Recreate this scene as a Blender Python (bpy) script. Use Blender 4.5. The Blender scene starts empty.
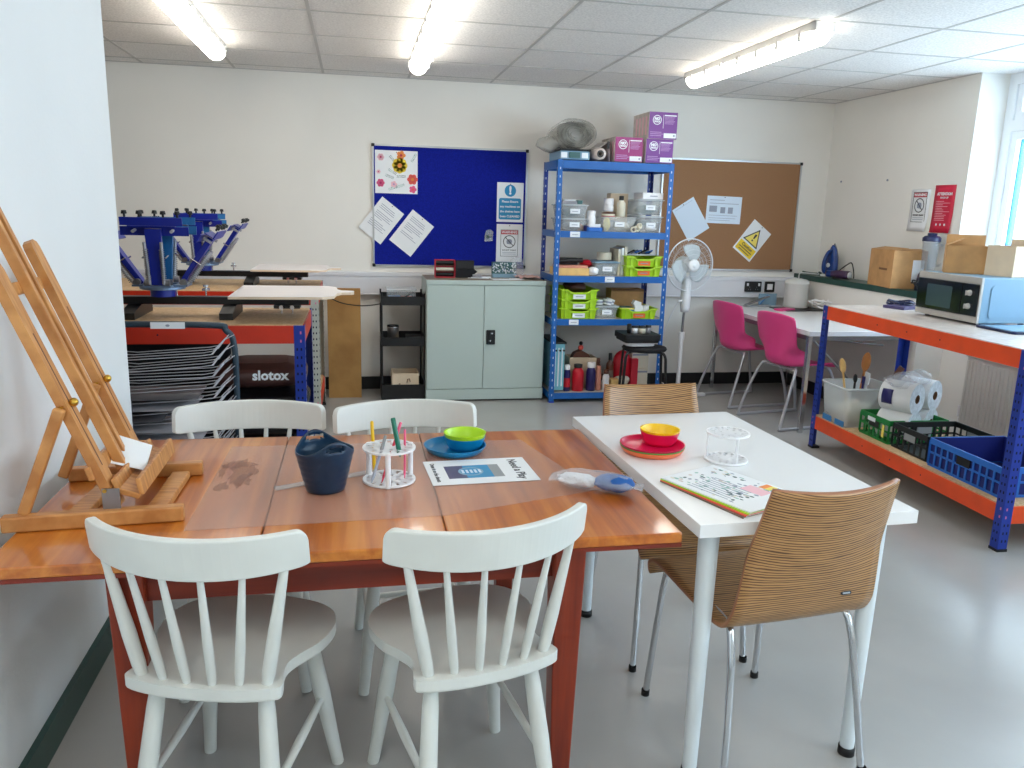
import bpy, math, random
from mathutils import Matrix, Vector, Euler
random.seed(7)
PI = math.pi
COL = bpy.context.scene.collection
R = math.radians

# ---------------------------------------------------------------- materials
def lin(c):
    c /= 255.0
    return c / 12.92 if c <= 0.04045 else ((c + 0.055) / 1.055) ** 2.4

def rgb(c):
    return (lin(c[0]), lin(c[1]), lin(c[2]), 1.0)

MATS = {}
def mat(name, c, rough=0.5, metal=0.0, noise=0.0, nscale=8.0, bump=0.0, bscale=60.0, alpha=1.0, spec=0.5,
        emit=None, estr=0.0, c2=None, stretch=(1, 1, 1), coat=0.0, detail=3.0, trans=0.0, lo=0.35, hi=0.65):
    m = bpy.data.materials.new(name)
    m.use_nodes = True
    nt = m.node_tree
    b = nt.nodes['Principled BSDF']
    b.inputs['Base Color'].default_value = rgb(c)
    b.inputs['Roughness'].default_value = rough
    b.inputs['Metallic'].default_value = metal
    b.inputs['Alpha'].default_value = alpha
    b.inputs['Specular IOR Level'].default_value = spec
    b.inputs['Coat Weight'].default_value = coat
    b.inputs['Coat Roughness'].default_value = 0.08
    b.inputs['Transmission Weight'].default_value = trans
    tc = nt.nodes.new('ShaderNodeTexCoord')
    mp = nt.nodes.new('ShaderNodeMapping')
    mp.inputs['Scale'].default_value = stretch
    nt.links.new(tc.outputs['Object'], mp.inputs['Vector'])
    if noise > 0 or c2:
        n = nt.nodes.new('ShaderNodeTexNoise')
        n.inputs['Scale'].default_value = nscale
        n.inputs['Detail'].default_value = detail
        nt.links.new(mp.outputs[0], n.inputs['Vector'])
        r = nt.nodes.new('ShaderNodeValToRGB')
        r.color_ramp.elements[0].position = lo
        r.color_ramp.elements[1].position = hi
        if c2:
            a, z = rgb(c), rgb(c2)
        else:
            a = rgb([max(0, v * (1 - noise)) for v in c])
            z = rgb([min(255, v * (1 + noise)) for v in c])
        r.color_ramp.elements[0].color = a
        r.color_ramp.elements[1].color = z
        nt.links.new(n.outputs['Fac'], r.inputs['Fac'])
        nt.links.new(r.outputs['Color'], b.inputs['Base Color'])
    if bump > 0:
        n2 = nt.nodes.new('ShaderNodeTexNoise')
        n2.inputs['Scale'].default_value = bscale
        nt.links.new(tc.outputs['Object'], n2.inputs['Vector'])
        bp = nt.nodes.new('ShaderNodeBump')
        bp.inputs['Strength'].default_value = bump
        bp.inputs['Distance'].default_value = 0.01
        nt.links.new(n2.outputs['Fac'], bp.inputs['Height'])
        nt.links.new(bp.outputs['Normal'], b.inputs['Normal'])
    if emit:
        b.inputs['Emission Color'].default_value = rgb(emit)
        b.inputs['Emission Strength'].default_value = estr
    MATS[name] = m
    return m

mat('wall_paint', (234, 231, 224), 0.75, noise=0.01, nscale=1.5, bump=0.03, bscale=90)
mat('wall_paint_side', (232, 233, 232), 0.6, noise=0.012, nscale=1.2, bump=0.05, bscale=60)
mat('ceiling_tile', (232, 229, 225), 0.9, noise=0.05, nscale=90, bump=0.35, bscale=150)
mat('ceiling_grid', (190, 187, 183), 0.6)
mat('floor_vinyl', (166, 165, 162), 0.25, noise=0.035, nscale=1.3, bump=0.02, bscale=25, detail=6)
mat('green_gloss', (18, 62, 54), 0.35, noise=0.05)
mat('black_skirt', (26, 28, 30), 0.5)
mat('white_trim', (236, 236, 236), 0.4)
mat('trunk_white', (222, 222, 226), 0.35)
mat('upvc', (238, 244, 248), 0.25)
mat('blue_gasket', (28, 128, 190), 0.4)
mat('alu', (190, 192, 194), 0.35, metal=0.8)
mat('board_blue', (22, 34, 138), 0.95, noise=0.06, nscale=120, spec=0.1)
mat('cork', (172, 132, 98), 0.95, c2=(140, 102, 74), nscale=170, detail=6, spec=0.1)
mat('paper', (236, 238, 240), 0.5)
mat('paper_cool', (214, 228, 242), 0.45)
mat('ink', (60, 60, 66), 0.7)
mat('ink_pale', (150, 156, 172), 0.7)
mat('red_print', (190, 30, 52), 0.5)
mat('red_poster', (204, 24, 62), 0.45)
mat('blue_print', (34, 140, 190), 0.5)
mat('yellow_print', (240, 206, 40), 0.5)
mat('pale_yellow', (246, 226, 110), 0.5)
mat('pink_print', (232, 92, 140), 0.5)
mat('pale_pink', (240, 190, 200), 0.5)
mat('magenta_print', (206, 40, 110), 0.5)
mat('coral_print', (238, 92, 80), 0.5)
mat('orange_print', (240, 140, 60), 0.5)
mat('leaf_print', (70, 96, 96), 0.6)
mat('leaf_pale', (150, 190, 180), 0.6)
mat('rack_blue', (8, 92, 170), 0.35)
mat('post_blue', (20, 52, 150), 0.35)
mat('hole_pale', (208, 214, 226), 0.6)
mat('hole_dark', (8, 16, 50), 0.8)
mat('rivet_pink', (214, 110, 150), 0.5)
mat('bench_orange', (232, 78, 28), 0.4, noise=0.03)
mat('bench_red', (206, 50, 26), 0.4, noise=0.03)
mat('chipboard', (212, 180, 140), 0.55, c2=(190, 154, 110), nscale=60, detail=8)
mat('chip_pale', (214, 204, 196), 0.35, c2=(196, 184, 176), nscale=30, detail=6)
mat('post_grey', (176, 178, 168), 0.5)
mat('black_metal', (18, 18, 20), 0.4)
mat('black_plastic', (14, 14, 16), 0.5)
mat('black_fabric', (20, 20, 24), 0.9)
mat('cabinet_grey', (178, 192, 186), 0.4)
mat('cabinet_top', (138, 128, 112), 0.5, noise=0.05)
mat('chrome', (210, 212, 216), 0.15, metal=1.0)
mat('steel_dull', (150, 150, 152), 0.35, metal=0.9)
mat('steel_wire', (178, 178, 184), 0.35, metal=0.4)
mat('white_chair', (218, 220, 215), 0.4, noise=0.02, nscale=5)
mat('white_metal', (222, 230, 234), 0.35)
mat('white_laminate', (238, 238, 238), 0.22)
mat('white_plastic', (236, 236, 238), 0.35)
mat('grey_plastic', (150, 154, 156), 0.45)
mat('pink_plastic', (226, 70, 138), 0.38)
mat('pine_press', (228, 204, 178), 0.4, noise=0.03)
mat('pallet_white', (232, 226, 226), 0.3)
mat('easel_wood', (208, 148, 86), 0.45, c2=(176, 114, 58), nscale=14, stretch=(1, 6, 1), detail=5)
mat('brass', (200, 160, 70), 0.3, metal=1.0)
mat('cardboard', (188, 142, 92), 0.8, noise=0.05, nscale=12)
mat('cardboard_dark', (120, 84, 54), 0.8)
mat('cardboard_pale', (216, 196, 168), 0.75, noise=0.03)
mat('brown_panel', (176, 132, 72), 0.6, c2=(156, 112, 58), nscale=6, detail=6)
mat('press_blue', (22, 40, 150), 0.35)
mat('press_blue_lit', (30, 110, 170), 0.35)  # lit copy of press_blue: light on the back arm put into the colour
mat('press_grey', (120, 140, 168), 0.35, metal=0.5)
mat('rack_teal', (38, 58, 72), 0.45)
mat('label_white', (232, 236, 240), 0.5)
mat('clear_plastic', (222, 228, 230), 0.15, alpha=0.30)
mat('tub_clear', (226, 230, 230), 0.2, alpha=0.38)
mat('clear_lid', (224, 230, 234), 0.2, alpha=0.6)
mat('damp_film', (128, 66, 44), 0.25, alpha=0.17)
mat('film', (232, 198, 184), 0.08, alpha=0.20, spec=0.8)
mat('bubble_film', (196, 196, 190), 0.25, bump=.8, bscale=35, alpha=0.5, spec=0.7)
mat('white_film', (236, 240, 246), 0.15, bump=.9, bscale=30, alpha=0.24, spec=0.8)
mat('lime', (172, 214, 24), 0.4)
mat('lime_bowl', (184, 224, 24), 0.3)
mat('orange_label', (234, 110, 40), 0.5)
mat('bucket_navy', (6, 44, 72), 0.32)
mat('blue_plate', (12, 128, 180), 0.28)
mat('pink_bowl', (226, 24, 84), 0.28)
mat('yellow_bowl', (250, 206, 10), 0.3)
mat('orange_plate', (246, 118, 66), 0.35)
mat('green_plate', (90, 160, 70), 0.35)
mat('yellow_pen', (236, 186, 20), 0.3)
mat('green_pen', (12, 110, 88), 0.3)
mat('red_pen', (196, 30, 60), 0.3)
mat('pink_pen', (232, 90, 130), 0.3)
mat('wadding', (234, 236, 240), 0.9, bump=1.0, bscale=70)
mat('clear_pen', (190, 200, 220), 0.15, alpha=0.7)
mat('purple_box', (116, 58, 138), 0.45)
mat('magenta_box', (154, 50, 116), 0.45)
mat('box_side', (206, 194, 188), 0.6, noise=0.06, nscale=20)
mat('lilac', (186, 150, 200), 0.5)
mat('iron_blue', (14, 54, 120), 0.28)
mat('dryer_plum', (60, 34, 66), 0.3)
mat('kettle_white', (216, 216, 212), 0.35)
mat('green_crate', (20, 122, 52), 0.5)
mat('black_crate', (20, 26, 26), 0.5)
mat('blue_crate', (34, 106, 196), 0.45)
mat('navy_inside', (20, 32, 110), 0.5)
mat('tissue', (232, 232, 232), 0.9, bump=0.2, bscale=120)
mat('tissue_end', (196, 200, 204), 0.9, noise=0.05, nscale=60)
mat('pale_wood', (226, 186, 118), 0.5, noise=0.04, nscale=14)
mat('mid_wood', (184, 120, 62), 0.5, noise=0.05, nscale=14)
mat('dark_wood', (96, 52, 34), 0.5)
mat('blue_strip', (60, 130, 190), 0.5)
mat('micro_silver', (190, 186, 180), 0.35, metal=0.3)
mat('micro_side', (128, 164, 190), 0.45)
mat('micro_black', (14, 18, 24), 0.12)
mat('micro_window', (56, 74, 82), 0.15)
mat('glass_jar', (160, 170, 176), 0.08, alpha=0.22)
mat('dark_blue_plastic', (20, 30, 70), 0.35)
mat('bag_brown', (74, 44, 40), 0.4, noise=0.1, nscale=10)
mat('bag_black', (20, 18, 22), 0.25, noise=0.2, nscale=18)
mat('sheet_grey', (150, 148, 154), 0.35, noise=0.06)
mat('sheet_dark', (74, 72, 76), 0.4, noise=0.1)
mat('sheet_blue', (150, 184, 214), 0.2, alpha=0.75)
mat('sheet_brown', (120, 100, 84), 0.5)
mat('red_bottle', (198, 22, 42), 0.3)
mat('navy_bottle', (34, 30, 96), 0.3)
mat('amber_bottle', (90, 44, 24), 0.3)
mat('peach_bottle', (214, 142, 120), 0.4)
mat('cream', (224, 218, 198), 0.55)
mat('sky_lid', (60, 150, 200), 0.3)
mat('aqua_strip', (120, 184, 200), 0.5)
mat('blue_yarn', (22, 84, 156), 0.7, bump=0.3, bscale=60)
mat('teal_case', (54, 96, 96), 0.45)
mat('pink_sheet', (224, 178, 170), 0.5)
mat('rad_white', (206, 202, 194), 0.4)
mat('lamp_body', (190, 190, 190), 0.5)
mat('lamp_glow', (255, 253, 246), 0.4, emit=(255, 249, 238), estr=10.0)
mat('fan_white', (232, 234, 236), 0.3)
mat('fan_guard', (226, 230, 234), 0.3, alpha=0.9)
mat('fan_blade', (214, 224, 228), 0.2, alpha=0.75)
mat('grey_blue_sheet', (130, 160, 180), 0.3)
mat('purple_book', (74, 68, 112), 0.4)

def wood_grain(name, dark, mid, light, axis, rough, scale, dist=3.0, coat=0.0, stretch=0.06):
    """long streaks running along one axis of the object"""
    m = bpy.data.materials.new(name); m.use_nodes = True
    nt = m.node_tree; b = nt.nodes['Principled BSDF']
    tc = nt.nodes.new('ShaderNodeTexCoord'); mp = nt.nodes.new('ShaderNodeMapping')
    s = [1, 1, 1]; s[axis] = stretch
    mp.inputs['Scale'].default_value = s
    nt.links.new(tc.outputs['Object'], mp.inputs['Vector'])
    n = nt.nodes.new('ShaderNodeTexNoise')
    n.inputs['Scale'].default_value = scale; n.inputs['Detail'].default_value = 4; n.inputs['Distortion'].default_value = 0.3
    nt.links.new(mp.outputs[0], n.inputs['Vector'])
    r = nt.nodes.new('ShaderNodeValToRGB')
    e = r.color_ramp.elements
    e[0].position = 0.32; e[0].color = rgb(dark)
    e[1].position = 0.68; e[1].color = rgb(light)
    k = e.new(0.5); k.color = rgb(mid)
    nt.links.new(n.outputs['Fac'], r.inputs['Fac'])
    nt.links.new(r.outputs['Color'], b.inputs['Base Color'])
    b.inputs['Roughness'].default_value = rough
    b.inputs['Coat Weight'].default_value = coat
    b.inputs['Coat Roughness'].default_value = 0.07
    MATS[name] = m
wood_grain('table_wood', (154, 76, 18), (188, 102, 28), (214, 134, 50), 1, 0.28, 22, coat=0.5)
wood_grain('table_red', (104, 30, 14), (126, 40, 18), (142, 50, 24), 0, 0.35, 20)
wood_grain('leg_red', (112, 34, 16), (134, 46, 20), (152, 58, 28), 2, 0.35, 30)

def zebrano():
    m = bpy.data.materials.new('zebrano'); m.use_nodes = True
    nt = m.node_tree; b = nt.nodes['Principled BSDF']
    tc = nt.nodes.new('ShaderNodeTexCoord'); mp = nt.nodes.new('ShaderNodeMapping')
    mp.inputs['Scale'].default_value = (0.05, 1, 1)
    nt.links.new(tc.outputs['Object'], mp.inputs['Vector'])
    n = nt.nodes.new('ShaderNodeTexWave'); n.wave_type = 'BANDS'; n.bands_direction = 'Y'; n.inputs['Scale'].default_value = 36; n.inputs['Detail'].default_value = 2
    n.inputs['Distortion'].default_value = 3.6; n.inputs['Detail Scale'].default_value = 2.2
    sx_ = nt.nodes.new('ShaderNodeSeparateXYZ'); nt.links.new(tc.outputs['Object'], sx_.inputs[0])
    su_ = nt.nodes.new('ShaderNodeMath'); su_.operation = 'SUBTRACT'; nt.links.new(sx_.outputs[2], su_.inputs[0]); nt.links.new(sx_.outputs[1], su_.inputs[1])
    xs_ = nt.nodes.new('ShaderNodeMath'); xs_.operation = 'MULTIPLY'; xs_.inputs[1].default_value = .10; nt.links.new(sx_.outputs[0], xs_.inputs[0])
    cb_ = nt.nodes.new('ShaderNodeCombineXYZ'); nt.links.new(xs_.outputs[0], cb_.inputs[0]); nt.links.new(su_.outputs[0], cb_.inputs[1])
    nt.links.new(cb_.outputs[0], n.inputs['Vector'])
    r = nt.nodes.new('ShaderNodeValToRGB'); e = r.color_ramp.elements
    e[0].position = 0.08; e[0].color = rgb((92, 58, 34)); e[1].position = 0.55; e[1].color = rgb((188, 142, 92))
    nt.links.new(n.outputs['Fac'], r.inputs['Fac']); nt.links.new(r.outputs['Color'], b.inputs['Base Color'])
    b.inputs['Roughness'].default_value = 0.32
    MATS['zebrano'] = m
zebrano()
mat('ply_edge', (166, 112, 78), 0.5)

# ---------------------------------------------------------------- mesh builder
class MB:
    def __init__(s, m='paper', M=None):
        s.v = []; s.f = []; s.mi = []; s.sm = []; s.ms = []; s.M = M or Matrix(); s.cur = m
    def _m(s, m):
        m = m or s.cur
        if m not in s.ms: s.ms.append(m)
        return s.ms.index(m)
    def add(s, vs, fs, m=None, smooth=False, M=None):
        o = len(s.v); T = s.M @ M if M is not None else s.M
        s.v += [T @ Vector(p) for p in vs]; k = s._m(m)
        for f in fs:
            s.f.append([i + o for i in f]); s.mi.append(k); s.sm.append(smooth)
        return s
    def box(s, x0, x1, y0, y1, z0, z1, m=None, M=None):
        vs = [(x, y, z) for z in (z0, z1) for y in (y0, y1) for x in (x0, x1)]
        return s.add(vs, [(0, 2, 3, 1), (4, 5, 7, 6), (0, 1, 5, 4), (2, 6, 7, 3), (0, 4, 6, 2), (1, 3, 7, 5)], m, False, M)
    def cbox(s, c, d, m=None, rz=0.0, M=None, rx=0.0, ry=0.0):
        T = Matrix.Translation(c) @ Euler((rx, ry, rz)).to_matrix().to_4x4()
        if M is not None: T = M @ T
        return s.box(-d[0] / 2, d[0] / 2, -d[1] / 2, d[1] / 2, -d[2] / 2, d[2] / 2, m, T)
    def bar(s, p0, p1, w, h, m=None, up=(0, 0, 1), taper=1.0):
        """rectangular bar from p0 to p1, w across, h along 'up'"""
        p0, p1 = Vector(p0), Vector(p1); d = (p1 - p0).normalized(); u = Vector(up)
        a = d.cross(u)
        if a.length < 1e-4: a = d.cross(Vector((1, 0, 0)))
        a.normalize(); u = a.cross(d).normalized()
        vs = []
        for p, k in ((p0, 1.0), (p1, taper)):
            for i, j in ((-1, -1), (1, -1), (1, 1), (-1, 1)):
                vs.append(p + a * (i * w / 2 * k) + u * (j * h / 2 * k))
        return s.add(vs, [(0, 3, 2, 1), (4, 5, 6, 7), (0, 1, 5, 4), (1, 2, 6, 5), (2, 3, 7, 6), (3, 0, 4, 7)], m)
    def path(s, pts, r, m=None, seg=8, closed=False, caps=True, M=None):
        P = [Vector(p) for p in pts]; n = len(P)
        rs = r if isinstance(r, (list, tuple)) else [r] * n
        vs = []; fs = []; ref = None
        for i, p in enumerate(P):
            if closed: t = P[(i + 1) % n] - P[i - 1]
            else: t = P[min(i + 1, n - 1)] - P[max(i - 1, 0)]
            t.normalize()
            if ref is None:
                ref = t.orthogonal().normalized()
            else:
                ref = ref - t * ref.dot(t)
                if ref.length < 1e-5: ref = t.orthogonal()
                ref.normalize()
            b = t.cross(ref)
            for k in range(seg):
                a = 2 * PI * k / seg
                vs.append(p + (ref * math.cos(a) + b * math.sin(a)) * rs[i])
        for i in range(n if closed else n - 1):
            j = (i + 1) % n
            for k in range(seg):
                q = (k + 1) % seg
                fs.append((i * seg + k, i * seg + q, j * seg + q, j * seg + k))
        s.add(vs, fs, m, True, M)
        if caps and not closed:
            s.add(vs[:seg], [tuple(range(seg))[::-1]], m, False, M)
            s.add(vs[-seg:], [tuple(range(seg))], m, False, M)
        return s
    def cyl(s, p0, p1, r0, r1=None, m=None, seg=14, M=None):
        return s.path([p0, p1], [r0, r0 if r1 is None else r1], m, seg, M=M)
    def lathe(s, prof, c=(0, 0, 0), m=None, seg=28, M=None, sx=1.0, sy=1.0, smooth=True):
        vs = []; fs = []
        for (r, z) in prof:
            for k in range(seg):
                a = 2 * PI * k / seg
                vs.append((c[0] + r * math.cos(a) * sx, c[1] + r * math.sin(a) * sy, c[2] + z))
        for i in range(len(prof) - 1):
            for k in range(seg):
                q = (k + 1) % seg
                fs.append((i * seg + k, i * seg + q, (i + 1) * seg + q, (i + 1) * seg + k))
        return s.add(vs, fs, m, smooth, M)
    def prism(s, poly, z0, z1, m=None, M=None, mtop=None):
        n = len(poly)
        area = sum(poly[i][0] * poly[(i + 1) % n][1] - poly[(i + 1) % n][0] * poly[i][1] for i in range(n))
        if area < 0: poly = poly[::-1]
        vs = [(x, y, z0) for x, y in poly] + [(x, y, z1) for x, y in poly]
        s.add(vs, [tuple(range(n))[::-1]] + [(i, (i + 1) % n, n + (i + 1) % n, n + i) for i in range(n)], m, False, M)
        return s.add(vs[n:], [tuple(range(n))], mtop or m, False, M)
    def grid(s, rows, m=None, smooth=True, M=None, skip=None, wrap=False):
        nr, nc = len(rows), len(rows[0]); vs = [p for r in rows for p in r]; fs = []
        for i in range(nr - 1):
            for j in range(nc if wrap else nc - 1):
                if skip and skip(i, j): continue
                k = (j + 1) % nc
                fs.append((i * nc + j, i * nc + k, (i + 1) * nc + k, (i + 1) * nc + j))
        return s.add(vs, fs, m, smooth, M)
    def ball(s, c, r, m=None, seg=14, rings=8, sx=1, sy=1, sz=1, M=None):
        prof = [(max(1e-4, math.sin(PI * i / rings)) * r, -math.cos(PI * i / rings) * r * sz) for i in range(rings + 1)]
        return s.lathe(prof, c, m, seg, M, sx, sy)
    def text(s, body, size, M, m, align='CENTER', depth=0.0004, bold=0.0):
        cu = bpy.data.curves.new('lettering', 'FONT'); cu.body = body; cu.size = size; cu.align_x = align; cu.align_y = 'CENTER'
        cu.extrude = depth; cu.offset = bold; cu.resolution_u = 2
        ob = bpy.data.objects.new('lettering', cu); COL.objects.link(ob)
        bpy.context.view_layer.update()
        me = bpy.data.meshes.new_from_object(ob)
        s.add([v.co[:] for v in me.vertices], [tuple(p.vertices) for p in me.polygons], m, False, M)
        bpy.data.objects.remove(ob); bpy.data.curves.remove(cu); bpy.data.meshes.remove(me)
        return s
    def build(s, name, parent=None, bevel=0.0, bseg=2, solid=0.0, subsurf=0, offset=0.0):
        me = bpy.data.meshes.new(name)
        me.from_pydata([tuple(v) for v in s.v], [], s.f)
        for k in s.ms: me.materials.append(MATS[k])
        me.polygons.foreach_set('material_index', s.mi); me.polygons.foreach_set('use_smooth', s.sm)
        me.update()
        o = bpy.data.objects.new(name, me); COL.objects.link(o)
        if parent: o.parent = parent
        if subsurf:
            k = o.modifiers.new('subsurf', 'SUBSURF'); k.levels = subsurf; k.render_levels = subsurf
        if solid:
            k = o.modifiers.new('solidify', 'SOLIDIFY'); k.thickness = solid; k.offset = offset
        if bevel:
            k = o.modifiers.new('bevel', 'BEVEL'); k.width = bevel; k.segments = bseg; k.limit_method = 'ANGLE'; k.angle_limit = R(40)
        return o

def tag(o, label, cat, group=None):
    o['label'] = label; o['category'] = cat
    if group: o['group'] = group
    return o
def struct(mb, name, bevel=0.0):
    o = mb.build(name, bevel=bevel); o['kind'] = 'structure'; return o
def thing(name, label, cat, loc=(0, 0, 0), rz=0.0, group=None):
    o = bpy.data.objects.new(name, None); COL.objects.link(o); o.empty_display_size = 0.05
    o.location = loc; o.rotation_euler = (0, 0, R(rz))
    return tag(o, label, cat, group)
def kids(o): return [c for c in COL.objects if c.parent == o]
def dup(o, loc=None, rz=None, label=None, group=None, parent=None):
    c = o.copy(); COL.objects.link(c)
    if parent: c.parent = parent
    if loc is not None: c.location = loc
    if rz is not None: c.rotation_euler = (0, 0, R(rz))
    if label: c['label'] = label
    if group: c['group'] = group
    for ch in kids(o): dup(ch, parent=c)
    return c
def smooth_path(pts, n=6, closed=False):
    P = [Vector(p) for p in pts]; out = []; N = len(P)
    for i in range(N if closed else N - 1):
        if closed: a, b, c, d = P[i - 1], P[i], P[(i + 1) % N], P[(i + 2) % N]
        else: a, b, c, d = P[max(i - 1, 0)], P[i], P[i + 1], P[min(i + 2, N - 1)]
        for k in range(n):
            t = k / n
            out.append(0.5 * ((2 * b) + (c - a) * t + (2 * a - 5 * b + 4 * c - d) * t * t + (3 * b - a - 3 * c + d) * t ** 3))
    if not closed: out.append(P[-1])
    return out
def rrect(w, h, r, n=4, cx=0, cy=0):
    pts = []
    for (sx, sy, a0) in ((1, 1, 0), (-1, 1, 90), (-1, -1, 180), (1, -1, 270)):
        for k in range(n + 1):
            a = R(a0 + 90 * k / n)
            pts.append((cx + sx * (w / 2 - r) + r * math.cos(a), cy + sy * (h / 2 - r) + r * math.sin(a)))
    return pts
def circ(r, n=20, cx=0, cy=0, ry=None):
    return [(cx + r * math.cos(2 * PI * k / n), cy + (ry or r) * math.sin(2 * PI * k / n)) for k in range(n)]
def BW(x, z, y=6.36, rot=0):      # frame on the back wall, local z towards the room
    return Matrix.Translation((x, y, z)) @ Matrix.Rotation(PI / 2, 4, 'X') @ Matrix.Rotation(R(rot), 4, 'Z')
def RW(y, z, x=3.94, rot=0):      # frame on the right wall
    return Matrix(((0, 0, -1, x), (-1, 0, 0, y), (0, 1, 0, z), (0, 0, 0, 1))) @ Matrix.Rotation(R(rot), 4, 'Z')
def T3(x, y, z, rz=0): return Matrix.Translation((x, y, z)) @ Matrix.Rotation(R(rz), 4, 'Z')

# ---------------------------------------------------------------- camera
FPX, PITCH, ROLL, YAW, ZC = 800.0, 12.308, 1.626, 11.263, 1.441
def make_camera():
    a, b, c = R(PITCH), R(ROLL), R(YAW)
    F = Vector((math.sin(c) * math.cos(a), math.cos(c) * math.cos(a), -math.sin(a)))
    Rt = Vector((math.cos(c), -math.sin(c), 0)); U = Rt.cross(F)
    R2 = Rt * math.cos(b) + U * math.sin(b); U2 = -Rt * math.sin(b) + U * math.cos(b)
    M = Matrix((R2, U2, -F)).transposed().to_4x4(); M.translation = (0, 0, ZC)
    cd = bpy.data.cameras.new('camera'); cd.sensor_width = 36; cd.lens = FPX / 1024 * 36; cd.clip_start = 0.02
    co = bpy.data.objects.new('camera', cd); COL.objects.link(co); co.matrix_world = M
    bpy.context.scene.camera = co
make_camera()

# ---------------------------------------------------------------- room
H, D, RX, LX = 2.38, 6.387, 3.958, -0.815
YN, XF = -3.2, -3.2            # near wall, far-left wall
WX = 4.22                       # window plane
SILL = 0.97
struct(MB('floor_vinyl').box(XF - .1, RX + .1, YN - .1, D + .1, -0.08, 0), 'floor')
m = MB('ceiling_tile').box(XF - .1, WX + .2, YN - .1, D + .1, H, H + .08)
gx, gy = 1.0347, 4.397
for i in range(-7, 5):
    x = gx + i * .6216
    if x < RX: m.box(x - .009, x + .009, YN, D, H - .002, H, 'ceiling_grid')
for j in range(-12, 4):
    y = gy + j * .6
    m.box(XF, RX, y - .009, y + .009, H - .0024, H, 'ceiling_grid')
m.box(XF, RX, D - .014, D, H - .004, H, 'ceiling_grid'); m.box(RX - .014, RX, 4.76, D, H - .004, H, 'ceiling_grid')
struct(m, 'ceiling')
struct(MB('wall_paint').box(XF - .1, RX + .3, D, D + .1, 0, H), 'wall_back')
struct(MB('wall_paint_side').box(LX - .18, LX, YN, 3.07, 0, H), 'wall_left')
struct(MB('wall_paint').box(XF - .1, XF, YN, D, 0, H), 'wall_far_left')
struct(MB('wall_paint').box(XF, WX + .2, YN - .1, YN, 0, H), 'wall_near')
# right wall: solid to 4.76, then low wall under the windows with piers
m = MB('wall_paint')
m.box(RX, WX + .2, 4.76, D, 0, H)
m.box(RX, WX + .2, YN, 4.76, 0, SILL - .03)
m.box(RX, WX + .2, 0.9, 1.3, SILL - .03, H)
m.box(RX, WX + .2, YN, -2.6, SILL - .03, H)
struct(m, 'wall_right')
# boxed-in lower wall with the dark green shelf
m = MB('wall_paint').box(3.75, RX, 4.76, D, 0.0, SILL - .045)
struct(m, 'wall_right_boxing')
struct(MB('green_gloss').box(3.735, RX, 4.75, D, SILL - .045, SILL), 'trim_green_shelf', bevel=.004)
struct(MB('white_trim').box(3.90, WX, 1.3, 4.76, SILL - .03, SILL - .002).box(3.90, WX, -2.6, .9, SILL - .03, SILL - .002), 'trim_window_sill')
struct(MB('green_gloss').box(LX, LX + .018, YN, 3.07, 0, .09), 'baseboard_left')
struct(MB('black_skirt').box(XF, 3.75, D - .014, D, 0, .10), 'baseboard_back')
struct(MB('black_skirt').box(3.736, 3.75, 4.76, D - .014, 0, .10), 'baseboard_right')
# dado trunking along the back wall
m = MB('trunk_white').box(-1.6, 3.748, D - .055, D, .765, .905).box(-1.6, 3.748, D - .062, D, .905, .935).box(-1.6, 3.748, D - .06, D, .762, .772)
struct(m, 'trim_wall_trunking', bevel=.003)

def window(n, y0, y1, splits):
    root = bpy.data.objects.new('window_%d' % n, None); COL.objects.link(root); root['kind'] = 'structure'
    f = MB('upvc'); x0, x1 = WX - .05, WX + .04
    f.box(x0, x1, y0, y1, SILL, SILL + .07).box(x0, x1, y0, y1, H - .07, H)
    f.box(x0, x1, y0, y0 + .07, SILL + .07, H - .07).box(x0, x1, y1 - .07, y1, SILL + .07, H - .07)
    TR = 2.02
    f.box(x0, x1, y0 + .07, y1 - .07, TR, TR + .07)
    ys = [y0 + .07] + splits + [y1 - .07]
    for s in splits: f.box(x0, x1, s - .035, s + .035, SILL + .07, H - .07)
    f.build('window_frame', root)
    for i in range(len(ys) - 1):
        a = ys[i] + (.035 if i else 0); b = ys[i + 1] - (.035 if i < len(ys) - 2 else 0)
        # casement with a blue gasket line, lower and upper light
        for (z0, z1) in ((SILL + .07, TR), (TR + .07, H - .07)):
            c = MB('upvc'); q = .05
            c.box(x0 + .012, x1, a, b, z0, z0 + q).box(x0 + .012, x1, a, b, z1 - q, z1)
            c.box(x0 + .012, x1, a, a + q, z0 + q, z1 - q).box(x0 + .012, x1, b - q, b, z0 + q, z1 - q)
            g = .006; xa, xb = x0 + .045, x1
            c.box(xa, xb, a + q, b - q, z0 + q, z0 + q + g, 'blue_gasket').box(xa, xb, a + q, b - q, z1 - q - g, z1 - q, 'blue_gasket')
            c.box(xa, xb, a + q, a + q + g, z0 + q, z1 - q, 'blue_gasket').box(xa, xb, b - q - g, b - q, z0 + q, z1 - q, 'blue_gasket')
            c.build('casement', root)
            MB('pane').box(x0 + .05, x0 + .054, a + q, b - q, z0 + q, z1 - q).build('pane', root)
m_ = bpy.data.materials.new('pane'); m_.use_nodes = True; nt = m_.node_tree; nt.nodes.clear()
o_ = nt.nodes.new('ShaderNodeOutputMaterial'); t_ = nt.nodes.new('ShaderNodeBsdfTransparent'); g_ = nt.nodes.new('ShaderNodeBsdfGlossy'); x_ = nt.nodes.new('ShaderNodeMixShader')
g_.inputs['Roughness'].default_value = 0.02; x_.inputs[0].default_value = 0.06
nt.links.new(t_.outputs[0], x_.inputs[1]); nt.links.new(g_.outputs[0], x_.inputs[2]); nt.links.new(x_.outputs[0], o_.inputs[0]); MATS['pane'] = m_
window(1, 1.3, 4.76, [2.45, 3.6]); window(2, -2.6, 0.9, [-1.43, -.26])

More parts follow.
